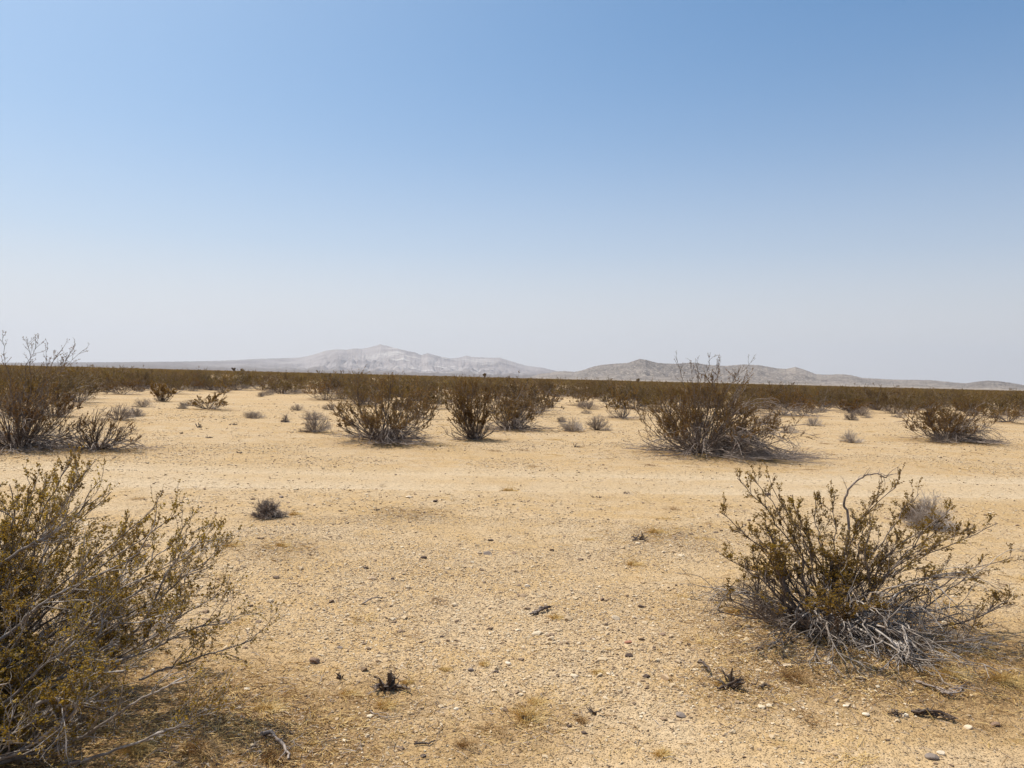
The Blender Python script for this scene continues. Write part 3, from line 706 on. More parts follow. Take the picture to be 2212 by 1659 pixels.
def creosote(name, x, y, H, RL, RR, label, group=None, tall_px=None, **kw):
    if tall_px:
        kw['tall'] = []
        for px, py in tall_px:
            d = ray(px, py); yy = y + 0.3 * math.sin(px * 3.1); t = yy / d[1]
            kw['tall'].append((d[0] * t - x, yy - y, EYE + d[2] * t))
    st, fo, de = creosote_geo(H, RL, RR, **kw)
    z = float(gh(np.array([x]), np.array([y]))[0])
    o = link(bpy.data.objects.new(name, None)); o.location = (x, y, z); o.empty_display_size = 0.2
    tag(o, label, 'bush', group)
    hero = kw.get('hero', 0)
    link(bpy.data.objects.new('stems', st.build('stems', [M_PALE if hero == 3 else M_STEM], smooth=hero > 0)), o)
    link(bpy.data.objects.new('foliage', fo.build('foliage', [M_LEAF if hero >= 2 else M_LEAF_MID])), o)
    if de.n: link(bpy.data.objects.new('dead_branches', de.build('dead_branches', [M_PALE if hero == 2 else M_DEAD], smooth=hero > 0)), o)
    return o

def grey_geo(H, RL, RR, seed, flat=0, near=False):
    rng = np.random.default_rng(seed)
    a, b = Geo(), Geo()
    n = 70 if near else 46
    d, L, az, tl = stems_env(rng, n, H, RL, RR, (RL + RR) / 2, 0.05, 1.45, 0.7)
    w = 0.004 if near else max(0.004, 0.006 * H / 0.4)
    base = np.stack([d[:, 0], d[:, 1], 0 * d[:, 2]], -1) * 0.08 * (RL + RR); base[:, 2] = -0.01
    P = grow(rng, base, d, L * rng.uniform(0.7, 0.98, n), 6, 0.13, 0.1)
    a.add(*tubes(P, w * np.linspace(1, 0.4, 6)[None] * np.ones((n, 1)), 3))
    s, dd, par, t = sprout(rng, P, 14 if near else 9, 0.25, 1.0, 0.3, 0.9)
    P2 = grow(rng, s, dd, L[par] * rng.uniform(0.18, 0.4, len(s)), 4, 0.2, 0.1)
    b.add(*tubes(P2, w * 0.38 * np.linspace(1, 0.5, 4)[None] * np.ones((len(s), 1)), 3))
    s, dd, par, t = sprout(rng, P2, 4, 0.2, 1.0, 0.4, 1.0)
    P3 = grow(rng, s, dd, rng.uniform(0.3, 1, len(s)) * 0.16 * H, 3, 0.2, 0.1)
    b.add(*tubes(P3, np.full((len(s), 3), w * 0.24), 3))
    return a, b

GREY_MATS = {'grey': (M_STEM, M_GREY), 'silver': (M_DEAD, M_WHITE), 'brown': (M_STEM, M_DEAD), 'olive': (M_STEM, M_LEAF), 'char': (M_STEM, M_DEAD)}
def grey_bush(x, y, H, RL, RR, label, seed, col='grey', flat=0):
    a, b = grey_geo(H, RL, RR, seed, flat, near=y < 12)
    z = float(gh(np.array([x]), np.array([y]))[0])
    o = link(bpy.data.objects.new('grey_bush', None)); o.location = (x, y, z); o.empty_display_size = 0.1
    tag(o, label, 'bush')
    m1, m2 = GREY_MATS[col]
    link(bpy.data.objects.new('stems', a.build('stems', [m1])), o)
    link(bpy.data.objects.new('twigs', b.build('twigs', [m2])), o)
    return o

for p, (x, y) in zip(PLANTS, near_xy):
    kind, bx, by, lx, rx, ty, opt, label = p
    s = mpp(y); H = (by - ty) * s * 1.0; RL = (bx - lx) * s; RR = (rx - bx) * s
    opt = dict(opt)
    if kind == 'creosote':
        if 'ry' in opt: pass
        creosote('creosote_bush', x, y, H, max(RL, 0.2), max(RR, 0.2), label, **opt)
    else:
        grey_bush(x, y, H, RL, RR, label, **opt)

# copies on the plain out to about 80 m
protos = []
prs = random.Random(5)
for k in range(6):
    H = prs.uniform(1.3, 1.55); R = prs.uniform(1.15, 1.6)
    st, fo, de = creosote_geo(H, R, R * prs.uniform(0.85, 1.1), 300 + k, hero=0, skirts=8, dense=1.6)
    protos.append((st.build('stems', [M_STEM]), fo.build('foliage', [M_LEAF_FAR]), de.build('dead_branches', [M_DEAD])))
for x, y, s, r, k in SCATTER:
    o = link(bpy.data.objects.new('creosote_bush', None))
    o.location = (x, y, float(gh(np.array([x]), np.array([y]))[0])); o.rotation_euler = (0, 0, r); o.scale = (s, s, s)
    tag(o, 'brown-green creosote bush among many alike on the open plain below the scrub belt', 'bush', 'creosote bushes dotting the plain before the scrub belt')
    for nm, me in zip(('stems', 'foliage', 'dead_branches'), protos[k]):
        link(bpy.data.objects.new(nm, me), o)

# small grey tufts among them
GT = [grey_geo(0.32, 0.4, 0.4, 500 + k) for k in range(3)]
GTM = [(a.build('stems', [M_STEM]), b.build('twigs', [M_GREY])) for a, b in GT]
rs = np.random.default_rng(9); cnt = 0
while cnt < 46:
    y = rs.uniform(21, 62); x = rs.uniform(-0.72, 0.72) * y
    if any((x - a) ** 2 + (y - b) ** 2 < 2.2 for a, b in near_xy) or any((x - a[0]) ** 2 + (y - a[1]) ** 2 < 1.2 for a in SCATTER): continue
    if y < 30 and rs.random() < 0.6: continue
    cnt += 1
    o = link(bpy.data.objects.new('grey_bush', None)); sc_ = rs.uniform(0.6, 1.3)
    o.location = (x, y, float(gh(np.array([x]), np.array([y]))[0])); o.rotation_euler = (0, 0, rs.uniform(0, 6.28)); o.scale = (sc_, sc_, sc_ * rs.uniform(0.7, 1.1))
    tag(o, 'small grey tuft on the sand among the distant creosote bushes', 'bush', 'small grey tufts on the plain')
    for nm, me in zip(('stems', 'twigs'), GTM[cnt % 3]): link(bpy.data.objects.new(nm, me), o)

# ------------------------------------------------------------------ the scrub belt: thousands of shrubs nobody could count
def far_shrub(seed, n_stem, n_leaf, ls):
    rng = np.random.default_rng(seed); g = Geo()
    H, R = rng.uniform(1.25, 1.5), rng.uniform(1.1, 1.5)
    d, L, az, tl = stems_env(rng, n_stem, H, R, R, R, 0.05, 1.2, 0.8)
    P = grow(rng, d * 0.03, d, L * 0.8, 4, 0.1, 0.2)
    g.add(*tubes(P, 0.016 * np.linspace(1, 0.5, 4)[None] * np.ones((n_stem, 1)), 3), 0)
    d, L, az, tl = stems_env(rng, n_leaf, H, R, R, R, 0.0, 1.35, 0.75)
    pos = d * L[:, None] * rng.uniform(0.45, 1.0, (n_leaf, 1))
    keep = fbm(pos[:, 0] / 0.3 + 20, pos[:, 1] / 0.3 + pos[:, 2] * 3, seed, 2) > 0.42
    pos = pos[keep]
    g.add(*leaf_quads(rng, pos, d[keep], ls, 0.3), 1)
    return g
lib = bpy.data.collections.new('far_shrub_forms')
for k in range(5):
    lib.objects.link(bpy.data.objects.new('far_shrub', far_shrub(900 + k, 16, 650, 0.11).build('far_shrub', [M_STEM, M_LEAF_FAR])))

def scrub():
    rs = np.random.default_rng(3)
    pts = []
    for r0, r1, dens in ((78, 160, 1 / 19.0), (160, 420, 1 / 17.0), (420, 1100, 1 / 34.0)):
        a0 = math.radians(46)
        n = int(a0 * (r1 * r1 - r0 * r0) * dens)
        r = np.sqrt(rs.uniform(r0 * r0, r1 * r1, n)); a = rs.uniform(-a0, a0, n)
        pts.append(np.stack([r * np.sin(a), r * np.cos(a), -0.03 * np.ones(n)], -1))
    # the flanks nearer in, outside the picture, so that a side step finds scrub there too
    n = 500; r = np.sqrt(rs.uniform(30 ** 2, 78 ** 2, n)); a = rs.uniform(math.radians(41), math.radians(60), n) * rs.choice([-1, 1], n)
    pts.append(np.stack([r * np.sin(a), r * np.cos(a), -0.03 * np.ones(n)], -1))
    V = np.concatenate(pts)
    rr = np.hypot(V[:, 0], V[:, 1])
    V = V[(fbm(V[:, 0] / 14.0, V[:, 1] / 26.0, 15, 3) > 0.40) | (rr > 500)]
    me = bpy.data.meshes.new('scrub'); me.vertices.add(len(V)); me.vertices.foreach_set('co', V.astype(np.float32).ravel())
    o = link(bpy.data.objects.new('scrub_belt', me))
    tag(o, 'dense brown-olive belt of scrub stretching to the foot of the hills', 'scrub', kind='stuff')
    ng = bpy.data.node_groups.new('scrub_scatter', 'GeometryNodeTree')
    ng.interface.new_socket('Geometry', in_out='INPUT', socket_type='NodeSocketGeometry')
    ng.interface.new_socket('Geometry', in_out='OUTPUT', socket_type='NodeSocketGeometry')
    N = ng.nodes; Lk = ng.links
    gi, go = N.new('NodeGroupInput'), N.new('NodeGroupOutput')
    ip = N.new('GeometryNodeInstanceOnPoints'); ci = N.new('GeometryNodeCollectionInfo')
    ci.inputs['Collection'].default_value = lib; ci.inputs['Separate Children'].default_value = True; ci.inputs['Reset Children'].default_value = True
    ip.inputs['Pick Instance'].default_value = True
    rv = N.new('FunctionNodeRandomValue'); rv.data_type = 'FLOAT_VECTOR'
    rv.inputs[0].default_value = (0, 0, 0); rv.inputs[1].default_value = (0, 0, 6.283)
    rk = N.new('FunctionNodeRandomValue'); rk.data_type = 'FLOAT_VECTOR'
    rk.inputs[0].default_value = (0.6, 0.6, 0.42); rk.inputs[1].default_value = (1.4, 1.4, 1.27); rk.inputs['Seed'].default_value = 4
    Lk.new(gi.outputs[0], ip.inputs['Points']); Lk.new(ci.outputs[0], ip.inputs['Instance'])
    Lk.new(rv.outputs[0], ip.inputs['Rotation']); Lk.new(rk.outputs[0], ip.inputs['Scale'])
    Lk.new(ip.outputs[0], go.inputs[0])
    md = o.modifiers.new('scatter', 'NODES'); md.node_group = ng
scrub()

# ------------------------------------------------------------------ joshua trees standing out above the belt
def joshua(px, h, dist, label, seed):
    rng = np.random.default_rng(seed)
    d = ray(px, 800); x, y = d[0] / d[1] * dist, dist
    tr, cr = Geo(), Geo()
    n = 5
    P0 = np.array([[[0, 0, -0.1], [0.03, 0, h * 0.2], [-0.03, 0.02, h * 0.42], [0, 0, h * 0.55]]])
    tr.add(*tubes(P0, np.array([[0.24, 0.2, 0.18, 0.15]]), 8))
    s, dd, _, _ = sprout(rng, P0, n, 0.55, 1.0, 0.3, 0.8)
    dd[:, 2] = np.abs(dd[:, 2]) + 0.3
    P = grow(rng, s, dd, h * rng.uniform(0.28, 0.5, n), 5, 0.15, 0.6)
    tr.add(*tubes(P, np.full((n, 5), 0.11), 6))
    tips = P[:, -1]
    for t in tips:
        k = 110
        dl = nrm(rng.normal(size=(k, 3)) + np.array([0, 0, 0.5]))
        cr.add(*leaf_quads(rng, np.repeat(t[None], k, 0) + dl * 0.05 - np.array([0, 0, 1]) * rng.uniform(0, 0.3, (k, 1)), dl * 3, 0.38, 0.09))
    o = link(bpy.data.objects.new('joshua_tree', None)); o.location = (x, y, 0); tag(o, label, 'tree')
    link(bpy.data.objects.new('trunk', tr.build('trunk', [M_STEM], True)), o); link(bpy.data.objects.new('crown', cr.build('crown', [M_LEAF_FAR])), o)
joshua(1047, 3.1, 290, 'tiny dark joshua tree above the scrub before the big mountain foot', 1)
joshua(505, 2.8, 290, 'tiny joshua tree above the scrub, left of two before the long left slope', 2)
joshua(524, 2.4, 280, 'tiny joshua tree above the scrub, right of two before the long left slope', 3)
joshua(1380, 2.4, 280, 'tiny joshua tree above the scrub below the pointed right hill', 5)

# ------------------------------------------------------------------ stones
def stone_shapes(rng, n, size, flat=0.6, sub=False):
    """angular stones: jittered octahedra cut flat, n of them as one array"""
    base = np.array([[1, 0, 0], [0, 1, 0], [-1, 0, 0], [0, -1, 0], [0.55, 0.45, 0.8], [-0.45, 0.5, 0.75], [-0.4, -0.5, 0.8], [0.5, -0.5, 0.7], [0, 0, -0.8]], float)
    F = np.array([[0, 1, 4, 4], [1, 5, 4, 4], [1, 2, 5, 5], [2, 6, 5, 5], [2, 3, 6, 6], [3, 7, 6, 6], [3, 0, 7, 7], [0, 4, 7, 7], [4, 5, 6, 7], [0, 3, 8, 8], [1, 0, 8, 8], [2, 1, 8, 8], [3, 2, 8, 8]])
    V = base[None] * rng.uniform(0.65, 1.25, (n, 9, 1)) + rng.normal(0, 0.10, (n, 9, 3))
    V[:, :, 2] *= flat * rng.uniform(0.6, 1.3, (n, 1))
    V[:, :, 0] *= rng.uniform(0.8, 1.5, (n, 1))
    a = rng.uniform(0, 6.28, n)[:, None]; c, s = np.cos(a), np.sin(a)
    X = V[:, :, 0] * c - V[:, :, 1] * s; Y = V[:, :, 0] * s + V[:, :, 1] * c
    V = np.stack([X, Y, V[:, :, 2]], -1) * np.asarray(size).reshape(-1, 1, 1) * 0.5
    T3 = np.array([f[:3] for f in F if f[2] == f[3]]); T4 = np.array([f for f in F if f[2] != f[3]])
    off = (np.arange(n) * 9)[:, None, None]
    return V, (T3[None] + off).reshape(-1, 3), (T4[None] + off).reshape(-1, 4)

def scatter_gravel():
    rng = np.random.default_rng(41)
    P = []; S = []
    def ring(n, r0, r1, s0, s1, lanes=True):
        r = np.sqrt(rng.uniform(r0 * r0, r1 * r1, n)); a = rng.uniform(-0.72, 0.72, n)
        x, y = r * np.sin(a), r * np.cos(a)
        dn = fbm(x / 1.6 + 4, y / 1.6, 33, 3)
        k = (rng.random(n) < np.clip((dn - 0.30) * 3.2, 0.05, 1)) & (rng.random(n) > 0.75 * track_w(x, y))
        P.append(np.stack([x, y], -1)[k]); S.append((s0 * (s1 / s0) ** (rng.random(n) ** 2.2))[k])
    ring(150000, 2.2, 9, 0.008, 0.02)
    ring(56000, 2.2, 20, 0.015, 0.034)
    ring(26000, 4, 40, 0.026, 0.06)
    ring(1500, 20, 75, 0.06, 0.13)
    p = np.concatenate(P); s = np.concatenate(S)
    V, T3, T4 = stone_shapes(rng, len(p), s)
    z = gh(p[:, 0], p[:, 1]) + s * 0.06
    V = V + np.stack([p[:, 0], p[:, 1], z], -1)[:, None, :]
    me = mesh('gravel', V.reshape(-1, 3), [T3, T4], [M_GRAVEL])
    o = link(bpy.data.objects.new('gravel', me)); o['kind'] = 'stuff'
    tag(o, 'fine tan gravel strewn over the sandy ground', 'gravel')
scatter_gravel()

ROCKS = [(681, 1432, 22, 'brown', 'rounded brown stone, biggest one in the left foreground'), (532, 1494, 14, 'white', 'white stone at the edge of the litter under the left foreground bush'),
 (916, 1206, 13, 'dark', 'flat dark brown stone left of the middle of the gravel flat'), (1052, 1197, 16, 'grey', 'flat bluish-grey stone in the middle of the gravel flat'),
 (940, 1084, 10, 'dark', 'round dark stone just in front of the track'), (883, 1075, 10, 'pale', 'pale flat stone just left of the round dark stone before the track'),
 (1395, 1463, 16, 'dark', 'dark angular stone left of the forked stump group'), (1440, 1467, 24, 'tan', 'broad pale tan stone left of the forked stump group'),
 (1357, 1389, 14, 'red', 'brick-red stone on the gravel in the middle foreground'), (1358, 1418, 14, 'dark', 'flat black stone below the brick-red stone'),
 (1470, 1547, 22, 'grey', 'large flat grey stone below the forked stump group'), (2013, 1638, 24, 'grey', 'big grey stone at the bottom right beside a white one'),
 (2034, 1630, 16, 'white', 'white stone touching the big grey stone at the bottom right'), (805, 1252, 14, 'tan', 'tan block of stone left of the gravel middle'),
 (848, 1251, 9, 'dark', 'small dark stone right of the tan block of stone'), (790, 1228, 9, 'dark', 'small dark stone above the tan block of stone'),
 (1140, 1267, 10, 'white', 'white pebble beside a small dark one above the lying stick bundle'), (1035, 1196, 12, 'pale', 'pale stone left of the flat bluish-grey stone'),
 (1018, 1449, 14, 'grey', 'light grey flat stone in the middle foreground'), (1072, 1452, 9, 'dark', 'small dark stone among pale ones in the middle foreground'),
 (1098, 1434, 13, 'white', 'flat whitish stone in the middle foreground'), (1068, 1494, 12, 'pale', 'pale blocky stone in the middle foreground'),
 (1085, 1532, 10, 'white', 'small white stone above the yellow grass clump'), (985, 1532, 9, 'white', 'small white pebble left of the yellow grass clump'),
 (1432, 1372, 9, 'brown', 'small brown stone up left of the forked stump group'), (1300, 1297, 12, 'brown', 'reddish brown stone right of the lying stick bundle'),
 (1384, 1312, 14, 'dark', 'dark stone far right of the lying stick bundle'), (1372, 1336, 12, 'pale', 'pale stone under the dark stone right of the stick bundle'),
 (1328, 1338, 18, 'pale', 'broad pale stone right of the lying stick bundle'), (660, 1505, 8, 'dark', 'small dark stone below the rounded brown stone'),
 (955, 1376, 8, 'dark', 'small dark stone above the blackened stump'), (735, 1400, 10, 'grey', 'small grey stone right above the rounded brown stone'),
 (1230, 1570, 9, 'dark', 'small dark stone right of the yellow grass clump'), (1262, 1584, 12, 'dark', 'flat dark stone at the lower right of the yellow grass clump'),
 (1870, 1545, 14, 'white', 'white stone under the right foreground bush'), (1828, 1527, 12, 'white', 'small white stone left below the right foreground bush'),
 (1955, 1547, 12, 'white', 'white blocky stone below the charred log at right'), (2090, 1573, 15, 'pale', 'pale round stone at the right below the charred log'),
 (2150, 1568, 18, 'brown', 'long brown stone near the right edge of the foreground'), (1705, 1360, 14, 'dark', 'dark stone in front of the left tips of the right foreground bush'),
 (1692, 1258, 11, 'dark', 'dark stone left of the right foreground bush'), (1658, 1072, 10, 'dark', 'dark stone behind the left tip of the right foreground bush'),
 (2060, 1290, 9, 'pale', 'pale stone seen through the right side of the right foreground bush'), (140, 1118, 18, 'tan', 'tan flat stone seen above the left foreground bush'),
 (292, 1160, 12, 'grey', 'grey stone right of the upper tips of the left foreground bush'), (317, 1181, 14, 'brown', 'brown stone between the two crests of the left foreground bush'),
 (560, 1640, 12, 'grey', 'grey stone at the bottom beside the bare fallen branch'), (915, 1635, 10, 'dark', 'small flat dark stone at the bottom middle'),
 (1060, 1168, 9, 'dark', 'thin black sliver of stone on the flat before the track'), (608, 1075, 8, 'grey', 'small grey stone beside the dark dead bush on its mound')]
for i, (px, py, w, col, label) in enumerate(ROCKS):
    x, y = gp(px, py); s = w * mpp(y) * (1.05 if w > 10 else 1.2)
    rng = np.random.default_rng(600 + i)
    import bmesh
    bm = bmesh.new(); bmesh.ops.create_icosphere(bm, subdivisions=3, radius=0.5)
    pl = nrm(rng.normal(size=(9, 3))); of = rng.uniform(0.26, 0.42, 9)
    sq = (1.0, rng.uniform(0.6, 0.85), rng.uniform(0.42, 0.62))
    for v in bm.verts:
        c = np.array(v.co)
        for q, o_ in zip(pl, of):
            e = c @ q - o_
            if e > 0: c = c - q * e * 0.95
        v.co = Vector(c * np.array(sq) * s * 1.25)
    me = bpy.data.meshes.new('stone'); bm.to_mesh(me); bm.free(); me.materials.append(M_ROCK[col])
    o = link(bpy.data.objects.new('stone', me))
    o.location = (x, y, float(gh(np.array([x]), np.array([y]))[0]) + s * 0.12); o.rotation_euler = (rng.normal(0, 0.1), rng.normal(0, 0.1), rng.normal(0, 0.35))
    tag(o, label, 'stone')

# ------------------------------------------------------------------ dry grass, litter, stumps and sticks
def tuft_geo(rng, n, rad, ht, wid, Kp=4):
    nc = 6; ca = rng.uniform(0, 6.28, nc); cr = rad * rng.uniform(0.1, 1.0, nc)
    k = rng.integers(0, nc, n); a = rng.uniform(0, 6.28, n); r = np.abs(rng.normal(0, rad * 0.32, n))
    base = np.stack([0.8 * cr[k] * np.cos(ca[k]) + r * np.cos(a), 0.5 * cr[k] * np.sin(ca[k]) + r * np.sin(a), np.zeros(n) - 0.003], -1)
    az = rng.uniform(0, 6.28, n); tl = rng.uniform(0.5, 1.5, n)
    d = np.stack([np.sin(tl) * np.cos(az), np.sin(tl) * np.sin(az), np.cos(tl)], -1)
    P = grow(rng, base, d, ht * rng.uniform(0.4, 1.7, n) ** 1.2, Kp, 0.25, -0.8, 0.003)
    g = Geo(); g.add(*tubes(P, wid * np.linspace(1, 0.4, Kp)[None] * np.ones((n, 1)), 3))
    return g
TUFTS = [(500, 1180, 26, 'straw', 'yellow grass tuft left of the dark dead bush shadow, farther left of a pair'), (612, 1182, 26, 'straw', 'yellow grass tuft, right one of a pair below the dark dead bush'),
 (1045, 1437, 24, 'straw', 'thin straw tuft among pale stones in the middle foreground'), (1150, 1552, 62, 'straw', 'widest flattened yellow grass clump at the bottom middle'),
 (1010, 1612, 34, 'rust', 'rust-brown dry plant tuft left below the widest yellow clump'), (878, 1478, 22, 'straw', 'yellow tuft touching the right of the blackened stump'),
 (840, 1528, 40, 'straw', 'yellow grass tuft below the blackened stump'), (962, 1448, 20, 'straw', 'faint straw tuft right above the blackened stump'),
 (1260, 1560, 26, 'rust', 'brownish tuft right of the widest yellow clump'), (1430, 1632, 36, 'straw', 'straw tuft near the bottom right of the middle'),
 (1420, 1152, 46, 'straw', 'flat yellow grass mat behind the small black stub'), (1370, 1220, 28, 'straw', 'thin yellow tuft on gravel right of middle'),
 (1205, 1336, 26, 'straw', 'yellow tuft right of the lying stick bundle'), (1100, 1058, 34, 'straw', 'flat yellow grass strip at the near edge of the track'),
 (1720, 1470, 60, 'rust', 'rust-brown litter tuft below the trailing roots of the right foreground bush'), (1990, 1400, 60, 'straw', 'straw clump under the right arm of the right foreground bush'),
 (2060, 1470, 64, 'straw', 'bright yellow grass clump below the right arm of the right foreground bush'), (2165, 1480, 66, 'straw', 'yellow grass clump cut by the right edge in the foreground'),
 (1590, 1330, 46, 'straw', 'yellow grass under the left arm of the right foreground bush'), (1560, 1480, 30, 'straw', 'yellow grass at the foot of the forked stump'),
 (575, 1545, 50, 'straw', 'yellow grass tuft at the right end of the left foreground litter'), (600, 1650, 56, 'rust', 'rusty grass at the bottom edge right of the left foreground bush'),
 (440, 1640, 70, 'rust', 'tangled rusty grass under the left foreground bush'), (300, 1640, 60, 'straw', 'straw coloured grass under the left foreground bush branches'),
 (1290, 1455, 20, 'straw', 'thin straw tuft on pale gravel right of middle foreground'), (755, 1500, 30, 'straw', 'pale straw tuft left below the blackened stump'),
 (1160, 1520, 30, 'straw', 'thin tuft just above the widest yellow clump'), (640, 1112, 24, 'straw', 'yellow strip of grass right of the dark dead bush'), (1640, 1230, 30, 'straw', 'thin yellow grass left of the right foreground bush')]
for i, (px, py, w, col, label) in enumerate(TUFTS):
    x, y = gp(px, py); s = w * mpp(y)
    rng = np.random.default_rng(800 + i)
    g = tuft_geo(rng, int(70 + 5 * w), s * 0.5, min(0.08, s * 0.5), 0.0006 + 0.00013 * y)
    o = link(bpy.data.objects.new('dry_grass_tuft', g.build('dry_grass_tuft', [M_STRAW if col == 'straw' else M_RUST])))
    o.location = (x, y, float(gh(np.array([x]), np.array([y]))[0])); tag(o, label, 'grass tuft')

GTF = [tuft_geo(np.random.default_rng(870 + k), 56, 0.085, 0.045, 0.0011).build('dry_grass_tuft', [M_STRAW if k % 3 else M_RUST]) for k in range(6)]
rs = np.random.default_rng(12); cnt = 0
while cnt < 170:
    r = 2.6 * (34 / 2.6) ** rs.random(); a = rs.uniform(-0.66, 0.66); x, y = r * math.sin(a), r * math.cos(a)
    if abs(y - track_centre(x)) < 1.3 or fbm(np.array([x / 1.4]), np.array([y / 1.4]), 61, 2)[0] < 0.45: continue
    cnt += 1
    o = link(bpy.data.objects.new('dry_grass_tuft', GTF[cnt % 6])); sc_ = rs.uniform(0.5, 1.5) * (1 + y / 26)
    o.scale = (sc_ * 1.2, sc_, sc_ * 0.6); o.rotation_euler = (0, 0, rs.uniform(0, 6.28))
    o.location = (x, y, float(gh(np.array([x]), np.array([y]))[0]))
    tag(o, 'faint flattened straw tuft scattered on the sandy gravel', 'grass tuft', 'faint straw tufts scattered on the gravel')

def litter():
    rng = np.random.default_rng(91)
    gS, gR, gC = Geo(), Geo(), Geo()
    P = []; Cc = []
    for mx, my, mr, ms in MOUNDS:
        if my > 24 or mr < 0.2: continue
        n = int(min(5200, 900 * mr * mr / (0.25 + (my / 10) ** 2) * 2.0))
        q = rng.normal(0, mr * 0.75, (n, 2)) + np.array([mx + 0.1 * mr, my])
        P.append(q)
    n = 9000
    r = 2.4 * (30 / 2.4) ** rng.random(n); a = rng.uniform(-0.7, 0.7, n)
    q = np.stack([r * np.sin(a), r * np.cos(a)], -1)
    k = fbm(q[:, 0] / 1.3, q[:, 1] / 1.3, 66, 3) > 0.47
    P.append(q[k]); q = np.concatenate(P); n = len(q)
    dist = np.hypot(q[:, 0], q[:, 1])
    az = rng.uniform(0, 6.28, n)
    d = np.stack([np.cos(az), np.sin(az), rng.uniform(-0.02, 0.3, n)], -1)
    L = rng.uniform(0.015, 0.085, n) * (1 + dist / 22)
    S0 = np.stack([q[:, 0], q[:, 1], np.zeros(n)], -1)
    PP = grow(rng, S0, d, L, 4, 0.2, -0.15, 0.002)
    PP[:, :, 2] += gh(PP[:, :, 0], PP[:, :, 1])
    rad = (0.0009 + 0.00011 * dist)[:, None] * np.ones((1, 4))
    c = rng.random(n)
    for g, s in ((gS, c < 0.45), (gR, (c >= 0.45) & (c < 0.8)), (gC, c >= 0.8)):
        g.add(*tubes(PP[s], rad[s], 3))
    V = np.concatenate(gS.V + gR.V + gC.V); F = np.concatenate([gS.F[0], gR.F[0] + gS.n, gC.F[0] + gS.n + gR.n])
    mi = np.concatenate([np.full(len(gS.F[0]), 0), np.full(len(gR.F[0]), 1), np.full(len(gC.F[0]), 2)])
    o = link(bpy.data.objects.new('litter', mesh('litter', V, F, [M_STRAW, M_RUST, M_DEAD], mi)))
    tag(o, 'fallen straw, twigs and leaf litter on the sand', 'litter', kind='stuff')
litter()

def stub(px, py, w, h, n, label, seed, name='dead_stump', mat=None, lean=0.0, tilt=(0.05, 0.9)):
    """burnt remains of a shrub: a root crown with broken upright stubs"""
    x, y = gp(px, py); s = mpp(y); W, H = w * s, h * s
    rng = np.random.default_rng(seed); g = Geo(); n = int(n * 1.5)
    tl = rng.uniform(tilt[0], tilt[1], n); az = rng.uniform(0, 6.28, n)
    d = np.stack([np.sin(tl) * np.cos(az) + lean, 0.6 * np.sin(tl) * np.sin(az), np.cos(tl)], -1)
    b = np.stack([rng.uniform(-0.3, 0.3, n) * W, rng.uniform(-0.15, 0.15, n) * W, np.full(n, -0.01)], -1)
    P = grow(rng, b, d, H * rng.uniform(0.3, 1.1, n), 6, 0.34, 0.25)
    r = max(0.004, H * 0.068)
    g.add(*tubes(P, r * np.array([1.3, 1.15, 0.9, 0.95, 0.7, 0.25])[None] * rng.uniform(0.6, 1.2, (n, 1)), 6))
    a, dd, par, t = sprout(rng, P, 3, 0.3, 0.95, 0.5, 1.1)
    P2 = grow(rng, a, dd, H * rng.uniform(0.12, 0.35, len(a)), 4, 0.2, 0.1)
    g.add(*tubes(P2, r * 0.45 * np.linspace(1, 0.3, 4)[None] * np.ones((len(a), 1)), 4))
    o = link(bpy.data.objects.new(name, g.build(name, [mat or M_CHAR], True)))
    o.location = (x, y, float(gh(np.array([x]), np.array([y]))[0])); tag(o, label, 'stump' if 'stump' in name else 'stick')
    return o
stub(838, 1490, 40, 52, 12, 'blackened forked stump standing in the left of the middle foreground', 1)
stub(733, 1466, 22, 16, 5, 'small dark stump left of the blackened forked stump', 2)
stub(1578, 1485, 44, 50, 9, 'dark forked stump, tallest of the group left below the right bush', 3)
stub(1636, 1486, 40, 26, 4, 'arched dark root right of the tallest forked stump', 4, lean=0.5)
stub(1382, 1168, 44, 24, 7, 'small black stub with splayed prongs on the right of the gravel flat', 5, tilt=(0.2, 1.0))
stub(1140, 1556, 54, 16, 8, 'black broken twigs sunk in the yellow grass clump', 6, tilt=(0.9, 1.4))
stub(1285, 1543, 14, 26, 3, 'thin dark stub right of the yellow grass clump', 7)
stub(816, 1103, 20, 8, 6, 'tiny dark stub on the flat just before the track', 8, tilt=(0.5, 1.3))
stub(1287, 1076, 30, 8, 7, 'low dark prickly stub at the near track edge, left of two', 9, tilt=(0.4, 1.3))
stub(1352, 1066, 30, 8, 7, 'low dark prickly stub at the near track edge, right of two', 10, tilt=(0.4, 1.3))
stub(1246, 966, 20, 10, 7, 'tiny black stub on sand below the pale grey round bush', 11)
stub(430, 924, 18, 14, 5, 'tiny forked dark stub on sand below the small spreading bush', 12)
stub(502, 918, 22, 10, 6, 'tiny dark clod-like stub right of the small spreading bush', 13, tilt=(0.5, 1.3))
stub(452, 946, 26, 10, 6, 'tiny dark stub lying low on the left sandy clearing', 14, tilt=(0.5, 1.3))
stub(518, 979, 20, 9, 5, 'tiny dark stub beyond the track on the left', 15, tilt=(0.6, 1.3))
stub(1936, 1547, 30, 26, 7, 'charred knot of wood at the left end of the charred log', 16)
stub(355, 941, 22, 5, 4, 'thin dark stick lying beyond the low open bush', 17, name='fallen_stick', tilt=(1.2, 1.5))
stub(1290, 934, 16, 6, 4, 'tiny dark twig in front of the darker grey round bush', 18, name='fallen_stick', tilt=(0.8, 1.4))

